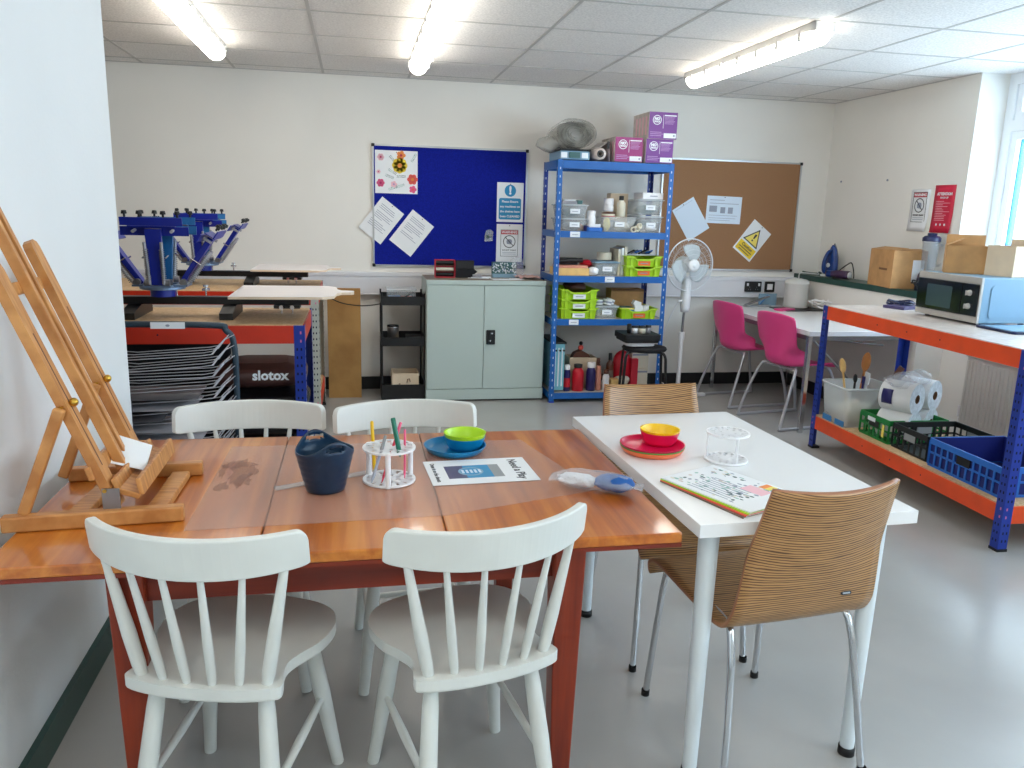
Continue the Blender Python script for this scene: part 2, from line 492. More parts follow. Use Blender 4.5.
# ---------------------------------------------------------------- light
w = bpy.data.worlds.new('sky'); bpy.context.scene.world = w; w.use_nodes = True
nt = w.node_tree; bg = nt.nodes['Background']
bg.inputs['Color'].default_value = (0.64, 0.84, 1.0, 1)
bg.inputs['Strength'].default_value = 9.0
for (a, b) in ((1.3, 4.76), (-2.6, .9)):
    ld = bpy.data.lights.new('portal', 'AREA'); ld.shape = 'RECTANGLE'; ld.size = H - SILL; ld.size_y = b - a; ld.cycles.is_portal = True
    lo = bpy.data.objects.new('window_portal', ld); COL.objects.link(lo)
    lo.location = (WX + .05, (a + b) / 2, (H + SILL) / 2); lo.rotation_euler = (0, R(90), 0)
def ceiling_light(x, y0, y1, label, rz=0):
    t = thing('ceiling_light', label, 'light', ((x), (y0 + y1) / 2, H), rz, 'strip lights on the ceiling')
    L = (y1 - y0) / 2
    b = MB('lamp_body').box(-.055, .055, -L + .02, L - .02, -.045, -.0005)
    for k in range(7):
        yy = -L + .15 + k * (2 * L - .3) / 6
        for sx in (-1, 1): b.box(sx * .055, sx * .068, yy - .012, yy + .012, -.075, -.03)
    b.build('housing', t, bevel=.004)
    d = MB('lamp_glow'); rows = []
    N = 24
    for i in range(N + 1):
        yy = -L + 2 * L * i / N
        e = min(1, math.sqrt(max(0, 1 - max(0, (abs(yy) - (L - .05)) / .05) ** 2))) if abs(yy) > L - .05 else 1
        e = max(e, .35)
        rows.append([(.06 * math.cos(a) * e, yy, -.045 - .06 * math.sin(a) * e) for a in [PI * k / 10 for k in range(11)]])
    d.grid(rows); d.add(rows[0], [tuple(range(11))]); d.add(rows[-1], [tuple(range(11))[::-1]])
    d.build('diffuser', t)
ceiling_light(-.81, 3.72, 5.50, 'strip light at the upper left, above the printing presses')
ceiling_light(.42, 3.74, 5.60, 'middle strip light, above the blue noticeboard')
ceiling_light(2.27, 3.80, 5.46, 'strip light at the right, nearest the tall window')
for x, s in ((-.45, 'left-hand'), (.9, 'middle'), (2.6, 'right-hand')):  # extra lamps out of view, added for their light
    ceiling_light(x, -.9, .9, '%s unseen strip light added to light the near end of the room' % s)
sc = bpy.context.scene
sc.view_settings.view_transform = 'Standard'; sc.view_settings.look = 'None'; sc.view_settings.gamma = 1; sc.view_settings.use_curve_mapping = False
sc.view_settings.exposure = 0.47
sc.cycles.use_denoising = True; sc.cycles.max_bounces = 8; sc.cycles.diffuse_bounces = 5; sc.cycles.glossy_bounces = 4
sc.cycles.transparent_max_bounces = 16; sc.cycles.sample_clamp_indirect = 6

# ================================================================ wooden dining table
TZ = 0.71
def dining_table():
    t = thing('dining_table', 'glossy reddish-brown wooden table with the easel and blue bucket on it', 'table', (0, 2.105, 0))
    hx, hy = .748, .455
    seams = [-.748, -.215, .20, .748]
    for i in range(3):
        a, b = seams[i] + (.0012 if i else 0), seams[i + 1] - (.0012 if i < 2 else 0)
        MB('table_wood').box(a, b, -hy, hy, TZ - .026, TZ).build('table_leaf', t, bevel=.004)
    f = MB('table_red')
    f.box(-hx, hx, -hy + .002, -hy + .02, TZ - .036, TZ - .0262).build('edge_moulding', t)
    MB('table_red').box(-hx, hx, hy - .02, hy - .002, TZ - .036, TZ - .0262).build('edge_moulding', t)
    a = MB('table_red'); z0, z1 = TZ - .115, TZ - .0365
    a.box(-.47, .47, -hy + .05, -hy + .072, z0, z1).box(-.47, .47, hy - .072, hy - .05, z0, z1)
    a.box(-.49, -.468, -hy + .09, hy - .09, z0, z1).box(.468, .49, -hy + .09, hy - .09, z0, z1)
    a.build('apron', t)
    for sx in (-1, 1):
        for sy in (-1, 1):
            L = MB('leg_red'); cx, cy = sx * .485, sy * (hy - .062)
            vs = []
            for z, k in ((0, .024), (z1, .038)):
                vs += [(cx + i * k, cy + j * k, z) for i, j in ((-1, -1), (1, -1), (1, 1), (-1, 1))]
            L.add(vs, [(0, 3, 2, 1), (4, 5, 6, 7), (0, 1, 5, 4), (1, 2, 6, 5), (2, 3, 7, 6), (3, 0, 4, 7)])
            L.build('leg', t, bevel=.004)
dining_table()

# ================================================================ white table
WZ = 0.733
def white_table():
    t = thing('white_table', 'rectangular white table standing against the end of the wooden table', 'table', (.784, 1.636, 0), 2.1)
    MB('white_laminate').box(0, .594, 0, 1.004, WZ - .034, WZ).build('tabletop', t, bevel=.0015)
    for x in (.062, .532):
        for y in (.07, .934):
            L = MB('white_metal'); L.cyl((x, y, .02), (x, y, WZ - .035), .0185, .026, seg=20)
            l = L.build('leg', t)
            MB('black_plastic').lathe([(0.001, 0), (.022, 0), (.022, .022), (.019, .024)], (x, y, 0), seg=18).build('foot', l)
white_table()

# ================================================================ white spindle chairs
def spindle_chair(label, group):
    t = thing('white_spindle_chair', label, 'chair', group=group)
    half = [(.0, -.205), (.06, -.203), (.12, -.194), (.164, -.180), (.171, -.162), (.158, -.120), (.154, -.085), (.168, -.045), (.192, .0), (.205, .055), (.203, .105), (.180, .155), (.135, .190), (.07, .208), (0, .213)]
    poly = half + [(-x, y) for x, y in half[-2:0:-1]]
    pts = [(p.x, p.y) for p in smooth_path([(x, y, 0) for x, y in poly], 3, True)]
    s = MB('white_chair').prism(pts, .42, .452); s.build('seat', t, bevel=.008, bseg=3)
    for sx in (-1, 1):
        for (a, b) in (((.125, .12, .42), (.175, .185, 0)), ((.12, -.13, .42), (.16, -.21, 0))):
            L = MB('white_chair')
            p0 = Vector((sx * a[0], a[1], a[2])); p1 = Vector((sx * b[0], b[1], b[2]))
            P = [p0.lerp(p1, k) for k in (0, .15, .45, .8, 1)]
            L.path(P, [.015, .019, .021, .017, .0155], seg=14)
            L.build('leg', t)
        st = MB('white_chair')
        st.path([(sx * .150, .152, .215), (sx * .146, -.005, .20), (sx * .142, -.172, .185)], [.008, .011, .008], seg=10)
        st.build('stretcher', t)
    st = MB('white_chair'); st.path([(-.150, -.190, .125), (0, -.19, .125), (.150, -.190, .125)], [.008, .011, .008], seg=10); st.build('stretcher', t)
    # curved top rail
    Rr, hw = .33, .246
    def rail(u, v, side):       # u along the rail, v 0..1 up, side -1 back +1 front
        a = u / Rr; lean = .012 * (v - .5)
        r = Rr + side * .009
        return (r * math.sin(a) if side < 0 else r * math.sin(a), -.238 - lean + (Rr - r * math.cos(a)) - (side * .009) * 0 , .712 + .092 * v)
    rl = MB('white_chair'); n = 44; ring = []
    arc = hw * 1.03
    for i in range(n + 1):
        u = arc * math.sin(PI * (i / n - .5))
        d = max(0, abs(u) - (arc - .022)) / .022
        cut = .022 * (1 - math.sqrt(max(0, 1 - min(1, d) ** 2))); low_ = cut * .25
        z0 = .712 + low_ + .010 * (u / arc) ** 2; z1 = .804 - cut
        a = u / Rr
        row = []
        for (r, z) in ((Rr + .010, z0), (Rr - .010, z0), (Rr - .010, z1), (Rr + .010, z1)):
            lean = .16 * (z - .712)
            row.append((r * math.sin(a), -.238 - lean + Rr - r * math.cos(a), z))
        ring.append(row)
    rl.grid(ring, smooth=False, wrap=True); rl.add(ring[0], [(0, 1, 2, 3)]); rl.add(ring[-1], [(3, 2, 1, 0)])
    rl.build('top_rail', t, bevel=.004)
    for k in range(6):
        q = (k - 2.5) / 2.5
        xb, yb = q * .137, -.183 + .02 * q * q
        ut = q * arc * .81; a = ut / Rr
        xt, yt = Rr * math.sin(a), -.238 + Rr - Rr * math.cos(a)
        sp = MB('white_chair'); p0 = Vector((xb, yb, .445)); p1 = Vector((xt, yt - .003, .736))
        o = .0115 if k in (0, 5) else .0082
        P = [p0.lerp(p1, e) for e in (0, .1, .35, .7, 1)]
        sp.path(P, [o, o * 1.25, o * 1.3, o * 1.0, o * .75], seg=12); sp.build('spindle', t)
    return t
g = 'white spindle-back chairs round the wooden table'
ch = spindle_chair('white spindle-back chair nearest the left wall, seen from behind, near side of wooden table', g)
ch.location = (-.281, 1.775, 0); ch.rotation_euler.z = R(-16)
dup(ch, (.242, 1.750, 0), 13, 'white spindle-back chair seen from behind at the right near side of the wooden table')
dup(ch, (-.335, 2.425, 0), 180, 'white chair across the wooden table in front of the wire drying rack')
dup(ch, (.170, 2.395, 0), 184, 'white chair across the wooden table in front of the grey metal cupboard')

# ================================================================ zebrano veneer chairs
def veneer_chair(label, group):
    t = thing('veneer_chair', label, 'chair', group=group)
    # side profile from the top of the back down and along the seat to the front lip
    prof = [(-.322, .826), (-.304, .768), (-.283, .70), (-.260, .615), (-.238, .54), (-.216, .480), (-.192, .448), (-.155, .437), (-.10, .438), (0, .444), (.09, .451), (.155, .455), (.195, .449), (.216, .430), (.226, .395)]
    P = smooth_path([(0, y, z) for y, z in prof], 3); rows = []
    N = len(P)
    for i, p in enumerate(P):
        k = i / (N - 1)
        wv = .206
        if p.z > .48: wv = .173 + (.838 - p.z) / .36 * .033
        elif p.y > -.18: wv = .206
        if k > .93: wv = .206 - .01 * (k - .93) / .07
        row = []
        for j in range(15):
            u = -1 + 2 * j / 14
            # the back is concave (edges forward), the seat nearly flat
            bk = max(0, min(1, (p.z - .50) / .15)); c = .030 * bk * u * u
            top = .010 * u * u if i == 0 else .010 * u * u * max(0, 1 - i / 5)
            row.append((wv * u, p.y + c, p.z + top - (.004 * (1 - u * u) if bk == 0 and k < .9 else 0)))
        rows.append(row)
    s = MB('zebrano').grid(rows); o = s.build('shell', t, solid=.011)
    o.data.materials.append(MATS['ply_edge']); o.modifiers['solidify'].material_offset_rim = 1
    f = MB('steel_dull'); False and f.add([( .115 + dx, -.2385 - .0165 + dz * .0, .572 + dz) for dx, dz in ((-.013, -.004), (.013, -.004), (.013, .004), (-.013, .004))], [(0, 1, 2, 3)])
    for sx in (-1, 1):
        fr = MB('chrome')
        fr.path(smooth_path([(sx * .192, .205, 0), (sx * .180, .185, .25), (sx * .172, .165, .415), (sx * .165, .135, .434), (sx * .162, 0, .433), (sx * .165, -.13, .432), (sx * .176, -.185, .415), (sx * .190, -.225, .25), (sx * .212, -.262, 0)], 5), .0095, seg=10)
        e = fr.build('leg_frame', t)
        for (fx, fy) in ((.192, .205), (.212, -.262)):
            MB('black_plastic').lathe([(.001, 0), (.0125, 0), (.0125, .018)], (sx * fx, fy, 0), seg=12).build('foot_cap', e)
    cb = MB('chrome').path([(-.16, .08, .432), (.16, .08, .432)], .008).path([(-.16, -.08, .430), (.16, -.08, .430)], .008); cb.build('cross_bar', t)
    b = MB('black_metal')
    M = Matrix.Translation((.115, -.2475, .553)) @ Matrix.Rotation(R(-77), 4, 'X')
    b.prism(rrect(.030, .010, .0045), -.001, .0025, M=Matrix.Translation((.112, -.2365, .520)) @ Matrix.Rotation(R(90 - 16), 4, 'X'))
    b.prism(rrect(.022, .004, .0018), .0025, .003, 'steel_dull', M=Matrix.Translation((.112, -.2365, .520)) @ Matrix.Rotation(R(90 - 16), 4, 'X'))
    b.build('badge', t)
    return t
g = 'striped veneer chairs at the white table'
vc = veneer_chair('striped wood veneer chair with chrome legs, seen from behind in the right foreground', g)
vc.location = (1.068, 1.885, 0); vc.rotation_euler.z = R(6)
dup(vc, (1.052, 2.405, 0), 180, 'striped wood veneer chair tucked under the far end of the white table')

# ================================================================ table easel
def easel():
    t = thing('table_easel', 'honey-coloured wooden table easel leaning beside the left wall on the wooden table', 'easel', (0, 0, 0))
    z = TZ + .001
    yn, yf = 1.845, 2.185
    def wbar(name, p0, p1, w, h, up=(0, 1, 0), parent=t, bev=.004):
        return MB('easel_wood').bar(p0, p1, w, h, up=up).build(name, parent, bevel=bev)
    wbar('base_rail', (-.775, yn, z + .018), (-.400, yn + .03, z + .018), .036, .030)
    wbar('base_rail', (-.745, yf, z + .018), (-.415, yf + .02, z + .018), .036, .030)
    wbar('cross_rail', (-.640, yn + .028, z + .010), (-.625, yf - .016, z + .010), .045, .020, up=(0, 0, 1))
    wbar('cross_rail', (-.470, yn + .032, z + .010), (-.465, yf - .010, z + .010), .045, .020, up=(0, 0, 1))
    # leaning uprights, pivoting near the right end of the base
    def lean(zz, foot=-.548): return foot - .385 * (zz - .745)
    for (y, ztop, zb) in ((1.895, 1.300, .745), (2.150, 1.335, .755)):
        m = MB('easel_wood')
        p0 = Vector((lean(zb), y, zb)); p1 = Vector((lean(ztop), y, ztop)); d = (p1 - p0).normalized()
        # two side by side strips leave the slot the peg slides in
        L = (p1 - p0).length; W = .046
        nx = Vector((d.z, 0, -d.x))
        F = Matrix((Vector((0, 1, 0)), d, nx)).transposed().to_4x4(); F.translation = p0
        out = [(-W / 2, 0), (W / 2, 0), (W / 2, L - .02)] + [(W / 2 * math.cos(a), L - .02 + .02 * math.sin(a)) for a in (R(40), R(90), R(140))] + [(-W / 2, L - .02)]
        m.prism(out, -.011, .011, M=F)
        m.box(-.0035, .0035, .10, L * .72, -.0116, .0116, 'dark_wood', M=F)
        m.build('upright', t, bevel=.002)
        s = MB('brass'); s.cyl((lean(.985) - .0, y - .03, .985), (lean(.985), y + .03, .985), .004); s.ball((lean(.985) + .018, y, .992), .010); s.build('wing_nut', t); s = MB('brass')
        s.cyl((lean(.79), y - .032, .79), (lean(.79), y + .03, .79), .0045); s.build('pivot_bolt', t)
        b = MB('steel_dull').box(lean(.76) - .018, lean(.76) + .02, y - .030, y - .0265, .735, .795); b.build('bracket', t)
        # rear strut
        wbar('strut', (-.735, y - .036, .745), (lean(.985), y - .036, .985), .024, .020)
    # sliding mast between the uprights
    F0 = Vector((lean(.79) + .004, 2.022, .80)); F1 = Vector((lean(1.62) + .004, 2.022, 1.62)); d = (F1 - F0).normalized(); nx = Vector((d.z, 0, -d.x))
    F = Matrix((Vector((0, 1, 0)), d, nx)).transposed().to_4x4(); F.translation = F0; L = (F1 - F0).length
    m = MB('easel_wood').box(-.026, -.008, 0, L, -.012, .012, M=F).box(.008, .026, 0, L, -.012, .012, M=F).box(-.008, .008, 0, L, -.012, -.004, 'dark_wood', M=F)
    m.build('mast', t, bevel=.002)
    xz = 1.235
    wbar('cross_bar', (lean(xz) - .014, 1.865, xz), (lean(xz) - .014, 2.175, xz), .030, .014, up=(1, 0, .3))
    wbar('cross_bar', (lean(.83) - .014, 1.865, .83), (lean(.83) - .014, 2.175, .83), .034, .014, up=(1, 0, .3))
    # canvas ledge: a trough along the front
    lg = MB('easel_wood'); c = lean(.80)
    P0, P1 = Vector((c + .045, 1.880, .778)), Vector((c + .045, 2.215, .778))
    lg.bar(P0, P1, .060, .014, up=(.36, 0, 1)).bar(P0 + Vector((.030, 0, .014)), P1 + Vector((.030, 0, .014)), .012, .040, up=(-.2, 0, 1)).bar(P0 + Vector((-.022, 0, .020)), P1 + Vector((-.022, 0, .020)), .012, .030, up=(-.36, 0, 1))
    lg.build('canvas_ledge', t, bevel=.003)
easel()
# folded card on the ledge
m = MB('paper'); M = Matrix()
m.add([(-.600, 2.075, .868), (-.508, 2.075, .834), (-.508, 1.99, .796), (-.604, 1.99, .822)], [(0, 1, 2, 3)], M=M)
m.add([(-.600, 2.075, .868), (-.508, 2.075, .834), (-.520, 2.05, .782), (-.575, 2.04, .800)], [(3, 2, 1, 0)], M=M)
tag(m.build('folded_card', solid=.0008), 'small white folded card propped on the easel ledge', 'card')

# clear plastic sheet on the wooden table
m = MB('film'); M = Matrix.Translation((0, 0, TZ + .0008))
m.prism([(-.388, 1.80), (.210, 1.822), (.630, 1.955), (.520, 2.445), (-.375, 2.455)], 0, .0012, M=M)
rnd = random.Random(3)
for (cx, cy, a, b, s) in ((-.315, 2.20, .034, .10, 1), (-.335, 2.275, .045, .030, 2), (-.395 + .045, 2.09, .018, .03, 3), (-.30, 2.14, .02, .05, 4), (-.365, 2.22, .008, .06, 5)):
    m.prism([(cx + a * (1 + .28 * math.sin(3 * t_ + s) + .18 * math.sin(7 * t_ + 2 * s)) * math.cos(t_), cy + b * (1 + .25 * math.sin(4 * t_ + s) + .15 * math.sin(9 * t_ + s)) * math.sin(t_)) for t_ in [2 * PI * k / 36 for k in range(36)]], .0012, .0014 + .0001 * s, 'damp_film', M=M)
tag(m.build('plastic_sheet'), 'clear glossy plastic sheet covering most of the wooden table top', 'plastic sheet')
ZS = TZ + .0022
# worn patch of the sheet is real scuffing
# ruler
m = MB('clear_plastic'); m.prism(rrect(.30, .028, .003), 0, .003, M=T3(-.075, 2.115, ZS, 24))
for k in range(28): m.box(-.14 + k * .0102, -.1395 + k * .0102, .006, .013, .003, .0034, 'ink_pale', M=T3(-.075, 2.115, ZS, 24))
tag(m.build('clear_ruler'), 'clear plastic ruler lying on the table behind the navy bucket', 'ruler')

# navy tub with two cut-out handles
def bucket():
    t = thing('navy_bucket', 'navy blue flexible tub with two cut-out handles on the wooden table', 'bucket', (-.083, 2.040, ZS), 24)
    rows = []; n = 56; nv = 22
    hb = .106
    for j in range(nv + 1):
        v = j / nv; row = []
        for k in range(n):
            a = 2 * PI * k / n
            bump = max(0, math.sin(a) ** 2) ** 2.2 * .036
            H_ = hb + bump; z = H_ * v
            r = .048 + .026 * min(1, z / .106) + (.0011 * (1 if (int(z / .0085) % 2) else 0) if z < .10 else 0)
            row.append((r * math.cos(a) * 1.0, r * math.sin(a) * .98, z + .003))
        rows.append(row)
    def skip(i, k):
        a = 2 * PI * (k + .5) / n; v = (i + .5) / nv
        z = v * (hb + max(0, math.sin(a) ** 2) ** 2.2 * .036)
        da = min(abs(a - PI / 2), abs(a - 3 * PI / 2))
        return (da / .36) ** 4 + ((z - .1215) / .0075) ** 4 < 1
    MB('bucket_navy').grid(rows, wrap=True, skip=skip).add([(p[0], p[1], .003) for p in rows[0]], [tuple(range(n))[::-1]]).build('tub_body', t, solid=.003)
bucket()

# brush stands
def brush_stand(name, label, loc, rz, rr, hh, m0, nh, post_r, group):
    t = thing(name, label, 'pen stand', loc, rz, group)
    for zz in (0.002, hh - .006):
        d = MB(m0)
        radii = [.02, .20, .30, .40, .52, .60, .74, .90, 1.0]; ns = nh * 6
        def skip(i, k):
            if i == 5 or i == 6: return (k % 6) in (1, 2, 3)
            if i == 2: return (k % 12) in (2, 3, 4, 5, 6, 7)
            if i == 3: return (k % 12) in (3, 4, 5, 6)
            return False
        for zq in (zz, zz + .004):
            d.grid([[(rr * q * math.cos(2 * PI * k / ns), rr * q * math.sin(2 * PI * k / ns), zq) for k in range(ns)] for q in radii], wrap=True, skip=skip, smooth=False)
        def ring(r0, r1, z0, z1, n=48):
            d.lathe([(r0, z0), (r1, z0), (r1, z1), (r0, z1), (r0, z0)], seg=n, smooth=False)
        z1 = zz + .004
        ring(rr - .006, rr + .001, zz - .0006, z1 + .0006)
        d.build('disc', t)
    for k in range(3):
        a = R(-95) + PI * 2 / 3 * k
        p = MB(m0); x, y = (rr - .005) * math.cos(a), (rr - .005) * math.sin(a)
        p.cyl((x, y, 0), (x, y, hh), post_r, seg=10); p.build('post', t)
    return t
brush_stand('pen_stand', 'round white two-tier pen stand holding pens, behind the near right chair', (.084, 2.093, ZS), 0, .070, .097, 'white_plastic', 14, .0075, 'round white pen stands')
brush_stand('pen_stand', 'empty round white two-tier pen stand on the white table', (1.072, 2.105, WZ), 10, .062, .088, 'white_plastic', 16, .0025, 'round white pen stands')
def pen(name, label, p0, p1, r, m0, mt, tipm=None):
    m = MB(m0); p0, p1 = Vector(p0), Vector(p1)
    m.path([p0, p0.lerp(p1, .08), p0.lerp(p1, .12), p0.lerp(p1, .97), p1], [r * .25, r * .8, r, r, r * .7], seg=12)
    if mt: m.path([p0.lerp(p1, .70), p0.lerp(p1, 1.0)], [r * 1.12, r * 1.05], mt, seg=12)
    return tag(m.build(name), label, 'pen', 'pens in the white stand')
z = ZS
pen('pencil', 'yellow pen standing in the back left of the pen stand', (.046, 2.145, z + .006), (.040, 2.150, z + .152), .0048, 'yellow_pen', None)
pen('marker_pen', 'thick green felt pen leaning out of the pen stand', (.112, 2.062, z + .075), (.094, 2.082, z + .178), .0068, 'green_pen', None)
pen('coloured_pencil', 'pink-red pencil slanting through the pen stand behind the green pen', (.062, 2.05, z + .008), (.118, 2.135, z + .150), .0038, 'red_pen', 'pink_pen')
pen('ballpoint_pen', 'clear ballpoint pen slanting through the left of the pen stand', (.036, 2.055, z + .008), (.075, 2.088, z + .128), .0042, 'clear_pen', 'steel_dull')
pen('crayon', 'slim pink pen upright at the right of the pen stand', (.125, 2.085, z + .006), (.128, 2.12, z + .135), .0032, 'pink_pen', None)

def dish(name, label, cat, c, r0, r1, h, mo, th=.003, group=None, mi=None):
    m = MB(mo)
    m.lathe([(.001, 0), (r0, 0), (r0 + (r1 - r0) * .55, h * .35), (r1, h), (r1 + .0006, h + .0012), (r1 - th, h)], c, seg=44)
    m.lathe([(r1 - th, h), (r0 + (r1 - r0) * .55 - th, h * .38 + th * .3), (r0 - th * .6, th), (.001, th)], c, mi or mo, seg=44)
    return tag(m.build(name), label, cat, group)
g = 'coloured plates and bowls on the tables'
dish('blue_plate', 'shallow blue plastic plate on the wooden table', 'plate', (.293, 2.335, ZS), .074, .095, .023, 'blue_plate', group=g)
dish('blue_bowl', 'blue plastic bowl standing on the blue plate', 'bowl', (.325, 2.355, ZS + .0035), .046, .064, .040, 'blue_plate', group=g)
dish('lime_bowl', 'lime green plastic bowl nested in the blue bowl', 'bowl', (.325, 2.355, ZS + .015), .047, .065, .040, 'lime_bowl', group=g)
dish('orange_plate', 'orange plastic plate, lowest of the stack on the white table', 'plate', (.878, 2.205, WZ + .0005), .080, .097, .018, 'orange_plate', group=g)
dish('green_plate', 'green plastic plate between the orange and the pink plates', 'plate', (.878, 2.205, WZ + .0065), .081, .098, .0165, 'green_plate', group=g)
dish('pink_plate', 'pink-red plastic plate on top of the stack on the white table', 'plate', (.878, 2.205, WZ + .0115), .081, .0975, .0165, 'pink_bowl', group=g)
dish('pink_bowl', 'pink-red plastic bowl standing on the pink plate', 'bowl', (.914, 2.240, WZ + .0155), .044, .060, .040, 'pink_bowl', group=g)
dish('yellow_bowl', 'yellow plastic bowl nested in the pink bowl', 'bowl', (.914, 2.240, WZ + .022), .045, .061, .040, 'yellow_bowl', group=g)

# printed paper sign lying on the sheet
M = Matrix.Translation((.342, 2.145, ZS + .0003)) @ Matrix.Rotation(R(3), 4, 'Z')
m = MB('paper').box(-.150, .150, -.105, .105, 0, .0005, M=M)
m.box(-.098, .042, -.058, .050, .0005, .0007, 'blue_print', M=M)
m.box(.030, .060, -.058, .050, .0005, .00072, 'grey_plastic', M=M)
m.box(-.098, -.045, -.058, .050, .0005, .00073, 'navy_bottle', M=M)
Q = M @ Matrix.Translation((-.028, -.004, .0008))
m.prism(circ(.036, 24), 0, .0002, 'micro_side', M=Q); m.prism(circ(.029, 24), .0002, .0003, 'blue_print', M=Q)
for k in range(5): m.box(-.026 + k * .012, -.019 + k * .012, -.014, .014, .0003, .0005, 'paper_cool', M=Q)
m.text('Need a Play', .036, M @ Matrix.Translation((.108, 0, .0006)) @ Matrix.Rotation(R(-90), 4, 'Z'), 'ink', bold=.0006)
m.text('Draw it on the sheets', .018, M @ Matrix.Translation((-.128, 0, .0006)) @ Matrix.Rotation(R(-90), 4, 'Z'), 'ink', bold=.0003)
tag(m.build('printed_sign'), 'white paper sign with a blue picture lying in front of the blue plate', 'paper sign')

# bag of blue yarn
def bumpy(mb, c, rx, ry, rz_, m0, amp, seed, ang=0, nu=26, nv=16, M=None, fx=3):
    rnd = random.Random(seed); ph = [rnd.uniform(0, 6.3) for _ in range(8)]
    rows = []
    for i in range(nv + 1):
        th = PI * i / nv; row = []
        for k in range(nu):
            a = 2 * PI * k / nu
            d = 1 + amp * (math.sin(fx * a + ph[0] + 2 * th) + math.sin((fx + 2) * a - 3 * th + ph[1]) * .6 + math.sin(5 * th + ph[2] + 2 * a) * .7)
            x = math.sin(th) * math.cos(a) * rx * d; y = math.sin(th) * math.sin(a) * ry * d; zz = -math.cos(th) * rz_ * (1 + amp * .5 * math.sin(4 * a + ph[3]))
            row.append((c[0] + x * math.cos(ang) - y * math.sin(ang), c[1] + x * math.sin(ang) + y * math.cos(ang), c[2] + zz))
        rows.append(row)
    return mb.grid(rows, m0, wrap=True, M=M)
t = thing('yarn_bag', 'crinkled clear plastic bag with blue wool lying near the table corner', 'plastic bag', (.625, 1.955, TZ + .004), -28)
m = MB('white_film'); bumpy(m, (0, 0, .025), .112, .040, .026, 'white_film', .10, 3); 
fan = [(-.12 + .0, .02 * math.sin(k), .022 + .012 * math.cos(k * 2)) for k in range(9)]
m.grid([[(.095, -.02 + .005 * k, .022 + .006 * math.sin(k * 2.1)) for k in range(9)], [(.128, -.028 + .007 * k, .020 + .010 * math.sin(k * 2.7)) for k in range(9)]], 'white_film')
m.grid([[(-.095, -.02 + .005 * k, .022 + .006 * math.sin(k * 2.1)) for k in range(9)], [(-.125, -.026 + .0065 * k, .018 + .010 * math.sin(k * 2.3)) for k in range(9)]], 'white_film')
m.build('bag_film', t)
m = MB('blue_yarn'); bumpy(m, (.050, 0, .024), .056, .034, .023, 'blue_yarn', .05, 9); m.build('blue_wool', t)
m = MB('white_plastic'); bumpy(m, (-.045, .002, .020), .058, .026, .017, 'wadding', .13, 5, fx=5); m.build('white_wadding', t)

# magazines on the white table
cols = [('sheet_brown', 'brown-covered magazine, lowest of the stack on the white table'), ('coral_print', 'red-edged magazine, second from the bottom of the stack on the white table'), ('lime', 'green-edged magazine under the top one of the stack on the white table'), ('paper', 'open-printed pale magazine on top of the stack on the white table')]
for k, (c, lab) in enumerate(cols):
    M = T3(.952 + .003 * k, 1.835 + .004 * k, WZ + .0005 + k * .0031, -70 + 1.5 * k)
    m = MB('paper').box(-.148, .148, -.105, .105, 0, .0024, M=M).box(-.149, .149, -.106, .106, .0024, .0030, c, M=M).box(-.149, .149, -.1064, -.105, 0, .0024, c, M=M)
    if k == 3:
        zt = .0030
        rnd = random.Random(4)
        for q in range(110):
            x, y = rnd.uniform(-.13, .08), rnd.uniform(-.09, .09)
            m.prism(circ(rnd.uniform(.003, .010), 7, x, y, rnd.uniform(.002, .006)), zt, zt + .0002, rnd.choice(['leaf_pale', 'ink_pale', 'leaf_pale', 'cream', 'box_side', 'leaf_print']), M=M)
        for q in range(9): m.box(-.07, .06, -.085 + q * .013, -.082 + q * .013, zt, zt + .00025, 'ink_pale', M=M)
        for q, cc in enumerate(['orange_print', 'pale_yellow', 'blue_print', 'navy_bottle', 'magenta_print']):
            m.box(.040 + q * .018, .058 + q * .018, .062, .098, zt, zt + .0003, cc, M=M)
        m.box(.02, .09, .01, .055, zt, zt + .0003, 'pale_pink', M=M)
    tag(m.build('magazine'), lab, 'magazine', 'magazines on the white table')

